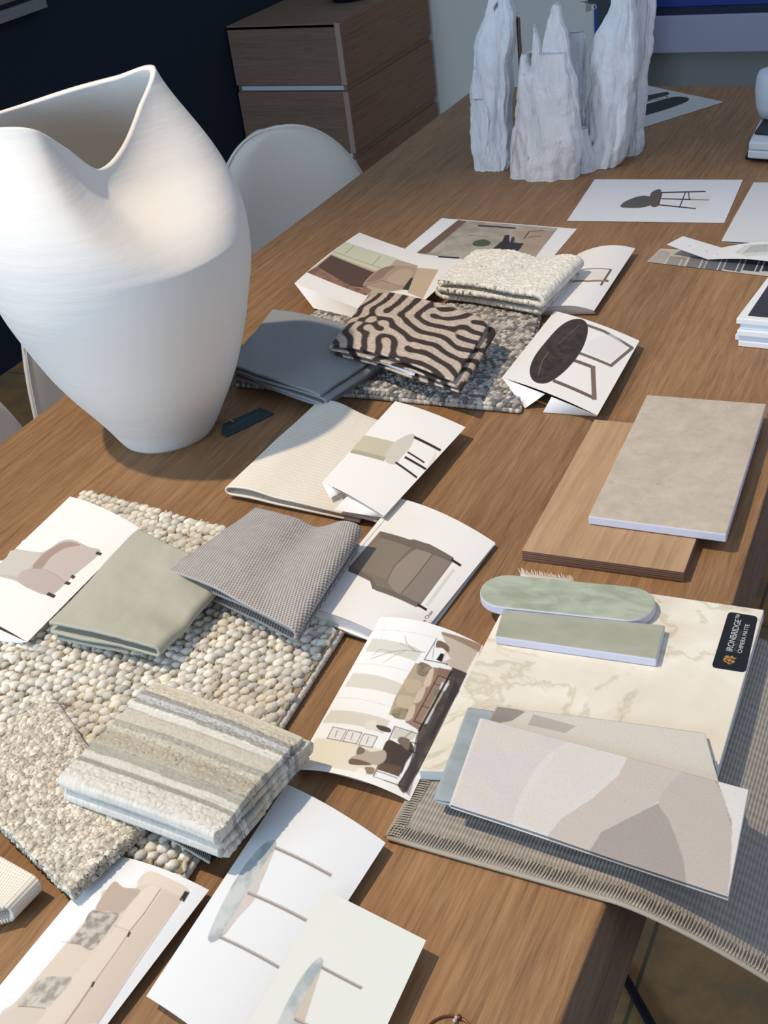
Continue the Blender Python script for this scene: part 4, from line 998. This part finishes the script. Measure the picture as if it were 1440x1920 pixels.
# sofa picture bottom left
c = T(3.2727, 0, 1580)
SO = (206, 194, 180)
ops = [('curve', c((900, 180), (960, 185), (1150, 280), (1140, 330), (1100, 370), (820, 760), (560, 1113), (380, 1250), (100, 1300), (-60, 1200), (10, 1040), (110, 960), (420, 600), (600, 380), (640, 290), (820, 290), (850, 230)), SO),
       ('curve', c((900, 185), (960, 190), (1145, 285), (1120, 330), (985, 270), (930, 255), (870, 262), (830, 285)), (214, 202, 188)),
       ('poly', c((1000, 300), (1110, 345), (850, 720), (600, 1113), (400, 1113), (560, 880), (800, 560)), (204, 190, 176)),
       ('curve', c((930, 260), (985, 285), (960, 340), (800, 540), (720, 510), (780, 410), (860, 310)), (216, 204, 190)),
       ('poly', c((715, 515), (790, 550), (690, 700), (560, 870), (420, 1060), (370, 1113), (230, 1113), (400, 880), (560, 690)), (212, 200, 186)),
       ('curve', c((700, 240), (760, 275), (860, 290), (800, 370), (740, 430), (660, 420), (590, 410), (620, 340)), (178, 162, 150)),
       ('curve', c((560, 420), (650, 430), (730, 440), (680, 520), (620, 600), (560, 660), (480, 625), (430, 610), (500, 520)), (192, 184, 176), 1, ((140, 134, 128), 7)),
       ('curve', c((250, 840), (340, 820), (440, 830), (380, 920), (290, 1010), (200, 1005), (105, 1000), (180, 900)), (194, 188, 178), 1, ((150, 146, 138), 7)),
       ('curve', c((10, 1060), (110, 1010), (280, 1015), (200, 1113), (60, 1180), (-30, 1130)), (200, 190, 178)),
       ('line', c((985, 285), (880, 440), (790, 550)), 1.6, (120, 96, 82)), ('line', c((790, 555), (690, 700), (575, 860)), 1.4, (150, 124, 106)), ('line', c((575, 860), (480, 1000), (400, 1113)), 2.4, (146, 118, 100)), ('poly', c((790, 545), (805, 550), (790, 580), (778, 578)), (50, 36, 32)), ('poly', c((570, 850), (585, 855), (568, 888), (555, 885)), (50, 36, 32)),
       ('line', c((700, 510), (790, 540)), .8, (160, 140, 124)), ('line', c((110, 1005), (200, 1008), (280, 1018)), 1.2, (96, 84, 76)), ('line', c((565, 418), (735, 438)), 1.0, (130, 114, 106)), ('line', c((385, 608), (480, 625)), .9, (140, 126, 116)), ('poly', c((1135, 295), (1165, 305), (1130, 365), (1100, 350)), (40, 32, 32)),
       ('line', c((1120, 345), (860, 720), (600, 1113)), 1.4, (160, 144, 132))]
picture([(203, 1602), (392, 1669), (80, 2080), (-118, 1990)], [.010, .010, .008, .008], ops, 'picture of a long cream sofa with cushions at the bottom left', bow=.007, bg=(226, 229, 232))

# marble top side table, large sheet
c = T(2.5714, 260, 1460)
LG = (138, 130, 124)
ops = [('poly', c((655, 345), (560, 560), (420, 750), (380, 770), (395, 700), (500, 560), (600, 400)), (196, 190, 184)),
       ('curve', c((630, 300), (660, 300), (655, 340), (560, 560), (420, 740), (370, 785), (340, 785), (340, 745), (400, 610), (480, 465), (570, 345)), (158, 168, 170), 1, ((190, 196, 196), 14)),
       ('curve', c((655, 345), (600, 470), (560, 580), (470, 680), (400, 750), (470, 640), (560, 480)), (198, 192, 186)),
       ('line', c((662, 335), (925, 465)), 6.5, LG), ('line', c((530, 552), (805, 682)), 6.5, LG), ('line', c((395, 765), (672, 908)), 6.5, LG),
       ('line', c((664, 331), (925, 460)), 1.6, (196, 188, 182)), ('line', c((532, 548), (805, 678)), 1.6, (196, 188, 182)), ('line', c((397, 761), (672, 904)), 1.6, (196, 188, 182))]
picture([(537, 1470), (723, 1580), (452, 2000), (274, 1868)], [.010, .012, .010, .014], ops, 'large picture of a grey marble topped side table with three legs', bg=(222, 226, 229), bow=.005, under=(.001, .014), cell=.0008)
ops = [('poly', c((885, 905), (800, 1120), (740, 1290), (660, 1260), (700, 1150), (830, 960)), (196, 190, 184)),
       ('curve', c((860, 868), (888, 868), (885, 905), (840, 1020), (790, 1150), (700, 1290), (600, 1400), (590, 1360), (650, 1220), (720, 1070), (790, 950)), (158, 168, 172), 1, ((190, 196, 196), 14)),
       ('poly', c((885, 905), (800, 1175), (745, 1165), (780, 1080)), (196, 184, 170)), ('line', c((885, 910), (1072, 1008)), 6.5, LG), ('line', c((755, 1160), (900, 1230)), 6.5, LG), ('line', c((886, 905), (1072, 1003)), 1.6, (196, 188, 182)), ('line', c((757, 1156), (900, 1226)), 1.6, (196, 188, 182))]
picture([(611, 1668), (799, 1763), (672, 2040), (425, 1990)], [.020, .018, .016, .022], ops, 'smaller marble side table picture overlapping the larger one at the bottom edge', bg=(218, 222, 216), cell=.0008)

# bar stool print
c = T(2, 720, 0)
ops = [('curve', c((960, 735), (1000, 738), (1010, 760), (985, 775), (940, 780), (888, 776), (905, 755)), (86, 88, 82)), ('curve', c((1020, 712), (1040, 716), (1030, 770), (1000, 772), (998, 730)), (96, 88, 82)),
       ('line', c((1038, 722), (1205, 718)), 2.4, (70, 54, 52)), ('line', c((1040, 745), (1218, 750)), 2.2, (70, 54, 52)), ('line', c((1030, 768), (1168, 782)), 2.4, (70, 54, 52)), ('line', c((1130, 722), (1108, 778)), 2.2, (70, 54, 52)), ('line', c((1142, 720), (1145, 748)), 2, (70, 54, 52)),
       ('line', c((1042, 724), (1030, 768)), 2, (70, 54, 52)), ('poly', c((1150, 735), (1230, 730), (1210, 780), (1150, 780)), (214, 214, 200), .4)]
picture([(1115, 336), (1393, 337), (1358, 418), (1063, 414)], .0008, ops, 'print of a grey bar stool in front of the driftwood holder', bg=(222, 226, 232))
# plain sheets at the right edge
q = picture([(1413, 342), (1580, 343), (1520, 462), (1352, 452)], .0045, [], 'blank white sheet on top at the right edge beside the bar stool print', bg=(214, 218, 220), cat='sheet of paper', cell=.003)
q = picture([(1416, 345), (1584, 346), (1522, 466), (1354, 456)], .0008, [], 'blank white sheet underneath at the right edge', bg=(214, 218, 220), cat='sheet of paper', cell=.003)
# paint colour charts
c = T(6, 1200, 430)
ops = [('poly', c((235, 225), (350, 265), (260, 395), (80, 370)), (176, 168, 160))]
for k, g in enumerate(((150, 148, 144), (120, 122, 124), (104, 108, 112), (86, 92, 98), (62, 68, 78), (44, 50, 64))):
    x = 300 + 215 * k - (20 if k == 0 else 0); ops.append(('poly', c((x + 60, 300), (x + 250, 320), (x + 180, 480), (x - 10, 420 + 10 * k)), g))
    ops.append(('line', c((x + 190, 340), (x + 130, 470)), 2.0, (206, 204, 202)))
picture([(1238, 466), (1480, 478), (1440, 518), (1213, 491)], .001, ops, 'paint colour chart with grey swatches lying flat below the curled one', bg=(196, 192, 186), cat='colour chart', name='colour_chart', cell=.0008)
ops = [('poly', c((1060, 260), (1200, 175), (1440, 170), (1440, 290), (1200, 310)), (206, 208, 206)), ('poly', c((1250, 180), (1440, 165), (1440, 250), (1150, 270)), (176, 180, 180))]
for x, y in ((560, 185), (470, 265), (750, 245), (680, 320), (870, 280), (1100, 260), (1310, 260), (1180, 190), (1410, 185)): ops.append(('line', c((x - 8, y + 6), (x + 8, y - 6)), 1.0, (150, 150, 150)))
def wv(u, v): return .018 * np.maximum(0, .30 - u) / .30 + .012 * np.sin(np.clip((u - .3) / .7, 0, 1) * math.pi) * (1 - v * .3)
picture([(1280, 462), (1530, 470), (1520, 508), (1250, 478)], [.004, .004, .004, .004], ops, 'curled white colour chart lying on the grey one', bg=(226, 228, 228), cat='colour chart', name='colour_chart', wave=wv, cell=.0009)

# stack of pale boards at the right edge
cb = plain('pale_blue_board', (214, 226, 238), .6); cw = plain('white_board', (232, 234, 236), .6)
offs = [(3, 0), (-2, .002), (1, -.002), (4, .003), (-1, 0)]
zz_ = 0.0005
for k in range(5):
    hgt = .0085; Q = Q_world([(1382, 596), (1560, 612), (1600, 520), (1446, 512)], .0435)[:, :2] + np.array([offs[k][0] * .001, offs[k][1]])
    o = prism('sample_board', Q, TZ + zz_, TZ + zz_ + hgt - .0003, cb if k % 2 else cw, None, .001)
    tag(o, ['lowest pale board of the stack at the right table edge', 'second board from the bottom of the right stack', 'middle board of the stack at the right table edge',
            'fourth board from the bottom of the right stack', 'topmost board of the right stack, with a dark square on it'][k], 'sample board', 'stack of pale sample boards')
    zz_ += hgt
    if k == 4:
        D = Q_world([(1402, 591), (1600, 610), (1620, 530), (1447, 524)], .0436)
        d_ = prism('dark_print', D, TZ + zz_ - .0003, TZ + zz_ + .0002, plain('charcoal_print', (50, 52, 62), .5), o, 0); d_['label'] = 'dark charcoal printed square'

# far right: dark sheet with dark ovals, swatch books, white roll
c = T(6, 1200, 80)
ops = [('curve', c((-120, 640), (150, 580), (290, 555), (330, 572), (280, 600), (100, 650), (-100, 720)), (38, 42, 46)), ('curve', c((-150, 760), (150, 670), (380, 610), (520, 615), (550, 640), (480, 685), (200, 780), (-100, 850)), (28, 34, 38)),
       ('line', c((280, 600), (330, 625)), 3, (120, 118, 112)), ('line', c((-60, 690), (260, 625)), 2, (150, 140, 128))]
picture([(1198, 157), (1358, 191), (1209, 238), (1030, 196)], .0008, ops, 'print of two long dark ovals behind the driftwood holder', bg=(190, 192, 190))
def sbox(name, px, z0, z1, mat, label, cat, bev=.002):
    return tag(prism(name, [at(*p, z1)[:2] for p in px], TZ + z0, TZ + z1, mat, None, bev), label, cat)
sbox('swatch_book', [(1397, 292), (1520, 300), (1540, 250), (1420, 246)], .0005, .008, M['black'], 'black book at the bottom of the far right swatch pile', 'book')
tw = plain('white_tweed', (206, 216, 226), .9)
for k, (z0, z1, m_, lb_) in enumerate(((.0085, .024, tw, 'lower white fabric block of the far right pile'), (.0245, .040, tw, 'upper white fabric block of the far right pile'), (.0405, .046, M['black'], 'dark panel on top of the far right pile, under the white roll'))):
    q = [(1402 + 2 * k, 282 - 16 * k), (1520, 290 - 16 * k), (1540, 246 - 18 * k), (1424 + 2 * k, 240 - 18 * k)]
    if k == 2: q = [(1414, 247), (1530, 256), (1540, 224), (1434, 219)]
    sbox('fabric_block' if k < 2 else 'dark_panel', q, z0, z1, m_, lb_, 'swatch pile', .003)
b0 = at(1462, 214, .047)
ang = np.linspace(0, 2 * math.pi, 41)[:-1]
V = []; pr2 = [(.0, 0), (.040, 0), (.047, .02), (.050, .05), (.048, .075), (.044, .085), (.030, .088), (0, .088)]
for r, z in pr2:
    for q in ang: V.append((b0[0] + r * math.cos(q), b0[1] + r * math.sin(q), b0[2] + z))
tag(mesh('fabric_roll', V, [list(map(int, f)) for f in gridf(len(pr2), 40, True)], tw), 'upright white fabric roll at the far right edge', 'fabric roll')

# hang tag beside the vase
s_ = prism('hang_tag', [at(*p, .002)[:2] for p in ((424, 819), (514, 775), (487, 764), (418, 795), (415, 812))], TZ + .0006, TZ + .0022, M['tag'], None, .0004)
tag(s_, 'small teal card tag with tan string lying beside the vase foot', 'tag')
a, b = at(430, 803, .0023), at(486, 774, .0023); V, Fc = [], []
e = (b - a) / np.linalg.norm(b - a); nn = np.array([-e[1], e[0], 0])
for k in range(22):
    if k in (8, 15): continue
    p = a + (b - a) * k / 22; w = e * np.linalg.norm(b - a) / 22 * .6; i = len(V); hh = nn * (.0016 if k % 3 else .0022); V += [p, p + w, p + w + hh, p + hh]; Fc.append([i, i + 1, i + 2, i + 3])
mesh('faint_lettering', V, Fc, plain('faint_grey_ink', (96, 112, 118), .6), s_, smooth=False)
tube('string', [at(438, 791, .003), at(428, 786, .006), at(418, 785, .006), at(412, 789, .002), at(406, 793, .001)], .0012, plain('tan_string', (150, 122, 96), .9), s_, 6)

# copper wire ring at the bottom edge
cc = at(842, 1948, .0012); rg = empty('wire_ring', (cc[0], cc[1], TZ), 'thin copper wire ring with small beads at the bottom edge', 'wire ring')
cop = plain('copper_wire', (112, 70, 52), .35); cop.node_tree.nodes['Principled BSDF'].inputs['Metallic'].default_value = .6
r0 = np.linalg.norm(at(842, 1905, .0012) - cc)
tube('ring', [(cc[0] + r0 * math.cos(q), cc[1] + r0 * math.sin(q), TZ + .0014) for q in np.linspace(0, 2 * math.pi, 65)[:-1]], .0009, cop, rg, 8, closed=True)
for px, r in (((861, 1908), .0020), ((856, 1909), .0016), ((853, 1914), .0016)):
    p = at(*px, .002); V = ICO_V * r + p + [0, 0, .0006]; mesh('bead', V, [list(map(int, f)) for f in ICO_F], cop if r > .0018 else plain('silver_bead', (180, 168, 160), .25), rg)

# dark strip on the floor
a, b = at(1163, 1824, -.75), at(1218, 1925, -.75)
d = (b - a) / np.linalg.norm(b - a); nn = np.array([-d[1], d[0], 0]) * .006; b = b + d * .6
tube('floor_cable', [a + [0, 0, .008], a + (b - a) * .4 + [.004, 0, .008], b + [0, 0, .008]], .007, plain('blue_black_rubber', (26, 26, 38), .5), None, 8)
tag(bpy.data.objects['floor_cable'], 'thin blue black cable lying on the slate floor', 'cable')
# ==================================================================PART6
# ------------------------------------------------------------------ driftwood holder with glass
t = NT('bleached_driftwood', .85, (214, 214, 218), spec=.2); v = t.coord('Object', (1, 1, .28))
n1 = t.noise(v, 28, 6, .7, 1.2); col = t.ramp(n1, [(.30, (184, 166, 154)), (.40, (232, 232, 236)), (.56, (244, 247, 252)), (.70, (228, 220, 212))])
pit = t.ramp(t.noise(t.coord('Object', (1, 1, .4)), 46, 2, .5), [(.70, (255, 255, 255)), (.76, (70, 56, 52))])
t.color(t.mix(col, pit, .9, 'MULTIPLY')); t.bump(n1, .009, .9); t.bump(t.noise(v, 120, 4, .6), .0015, .6); M['drift'] = t.m
root = empty('driftwood_holder', (-.80, 2.40, TZ), 'white bleached driftwood candle holder of jagged upright pieces', 'candle holder')
def piece(rows, Y, depth, seed, dents=(), lean=0.0, top_pt=True):
    """rows: (py, px_left, px_right) from bottom to top, standing on the depth Y; depth = half thickness"""
    L = []; 
    for py, xl, xr_ in rows:
        a, b = onY(xl, py, Y), onY(xr_, py, Y); L.append(((a[2] + b[2]) / 2, a[0], b[0]))
    L.sort(); z = np.array([q[0] for q in L]); a = np.array([q[1] for q in L]); b = np.array([q[2] for q in L])
    z0 = TZ; z[0] = TZ; nz, na = 90, 64; Z = np.linspace(z[0], z[-1], nz); A = np.interp(Z, z, a); B = np.interp(Z, z, b)
    k = np.ones(5) / 5; A[2:-2] = np.convolve(A, k, 'valid'); B[2:-2] = np.convolve(B, k, 'valid')
    A = A + .007 * fbm(Z * 22, Z * 0 + seed, seed, 4); B = B + .007 * fbm(Z * 22 + 9, Z * 0 + seed, seed + 2, 4)
    q = np.linspace(0, 2 * math.pi, na + 1)[:-1]; V = []
    for i in range(nz):
        h = (Z[i] - z[0]) / (z[-1] - z[0]); w = max((B[i] - A[i]) / 2, .002); cx = (A[i] + B[i]) / 2; dd = min(depth * (1 - .55 * h), w * 1.5 + .004)
        cs, sn = np.cos(q), np.sin(q); ex = .72
        x = np.sign(cs) * np.abs(cs)**ex * w; y = np.sign(sn) * np.abs(sn)**ex * dd
        w1 = q * 2.2 + seed * 5 + .5 * math.sin(Z[i] * 22 + seed)
        nzv = (1.2 - 4.5 * np.abs(vnoise(w1, np.full(na, Z[i] * 7.0), seed))) * .55 + .8 * fbm(q * 6 + 3 + Z[i] * 6, np.full(na, Z[i] * 9), seed + 4, 4) + .5 * fbm(q * 1.5, np.full(na, Z[i] * 22), seed + 9, 3)
        # close the noise at the seam
        wgt = np.clip((2 * math.pi - q) / .5, 0, 1); nzv = nzv * wgt + nzv[0] * (1 - wgt)
        f = 1 + .34 * nzv
        fz = y * f
        X = cx + x * (1 + .10 * nzv); Yy = Y + lean * h + fz
        dz = np.zeros(na)
        for (dx, dzc, r, am) in dents:
            g = np.exp(-(((X - dx) / r)**2 + ((Z[i] - dzc) / (r * 1.6))**2)); Yy = Yy + g * am * (sn < 0)
        V.append(np.stack([X, Yy, np.full(na, Z[i]) + dz], 1))
    V = np.concatenate(V + [np.array([[ (A[-1] + B[-1]) / 2, Y + lean, z[-1] + .002]]), np.array([[(A[0] + B[0]) / 2, Y, z[0]]])])
    Fc = [list(map(int, f)) for f in gridf(nz, na, True)]; T0 = nz * na
    Fc += [[(nz - 1) * na + i, (nz - 1) * na + (i + 1) % na, T0] for i in range(na)] + [[(i + 1) % na, i, T0 + 1] for i in range(na)]
    V[:, 2] = np.maximum(V[:, 2], TZ + .0002)
    return mesh('driftwood_piece', V, Fc, M['drift'], root)
hp = onY(992, 118, 2.235)
piece([(331, 962, 1084), (300, 962, 1088), (250, 965, 1089), (200, 969, 1084), (150, 972, 1076), (135, 972, 1070), (118, 974, 1066), (104, 979, 1064), (98, 983, 1062)], 2.265, .030, 1, dents=[(hp[0], hp[2], .009, .060)])
piece([(180, 985, 1030), (130, 996, 1026), (100, 998, 1014), (70, 1001, 1009), (48, 1002, 1005)], 2.262, .014, 2)
piece([(180, 1005, 1078), (130, 1010, 1072), (80, 1020, 1065), (50, 1024, 1058), (20, 1032, 1052), (6, 1038, 1046)], 2.27, .018, 3)
piece([(332, 925, 960), (300, 905, 960), (270, 897, 958), (230, 893, 957), (180, 886, 957), (130, 888, 956), (90, 891, 960), (60, 898, 963), (30, 907, 962), (8, 912, 956), (-30, 918, 950), (-60, 925, 938)], 2.32, .034, 4, lean=.01)
piece([(246, 888, 922), (225, 883, 922), (200, 883, 918), (185, 890, 910)], 2.30, .018, 5)
piece([(322, 1105, 1163), (300, 1098, 1172), (250, 1100, 1178), (200, 1104, 1182), (150, 1108, 1190), (100, 1113, 1192), (70, 1118, 1192), (40, 1130, 1190), (10, 1145, 1186), (-30, 1152, 1180), (-70, 1160, 1170)], 2.35, .036, 6)
piece([(288, 1160, 1202), (270, 1160, 1206), (230, 1165, 1204), (180, 1172, 1212), (130, 1178, 1216), (80, 1186, 1222), (40, 1190, 1228), (0, 1192, 1232), (-50, 1200, 1228), (-90, 1210, 1222)], 2.43, .030, 7)
piece([(325, 1070, 1118), (300, 1072, 1115), (260, 1076, 1108), (240, 1082, 1102)], 2.31, .022, 8)
piece([(262, 1010, 1095), (200, 1030, 1096), (120, 1050, 1096), (70, 1062, 1094), (55, 1070, 1090)], 2.522, .016, 9)
gc = onY(1048, 150, 2.42)
t = NT('clear_glass', .02, (253, 254, 254)); t.b.inputs['Transmission Weight'].default_value = 1.0; t.b.inputs['IOR'].default_value = 1.04; M['glass'] = t.m
R0 = .080; H0 = 2.0
ztop = onY(1030, 36, 2.42 - R0)[2] - TZ
prof = [(0, .004), (R0 - .004, .004), (R0, .010), (R0, ztop - .002), (R0 - .001, ztop), (R0 - .003, ztop), (R0 - .004, ztop - .002), (R0 - .004, .012), (0, .010)]
ang = np.linspace(0, 2 * math.pi, 97)[:-1]
V = [(gc[0] + r * math.cos(q), 2.42 + r * math.sin(q), TZ + z) for r, z in prof for q in ang]
tag(mesh('glass_cylinder', V, [list(map(int, f)) for f in gridf(len(prof), 96, True)], M['glass']), 'clear glass cylinder standing inside the driftwood holder', 'glass vase')

for o in bpy.data.objects:
    if '_w' in o.keys(): del o['_w']
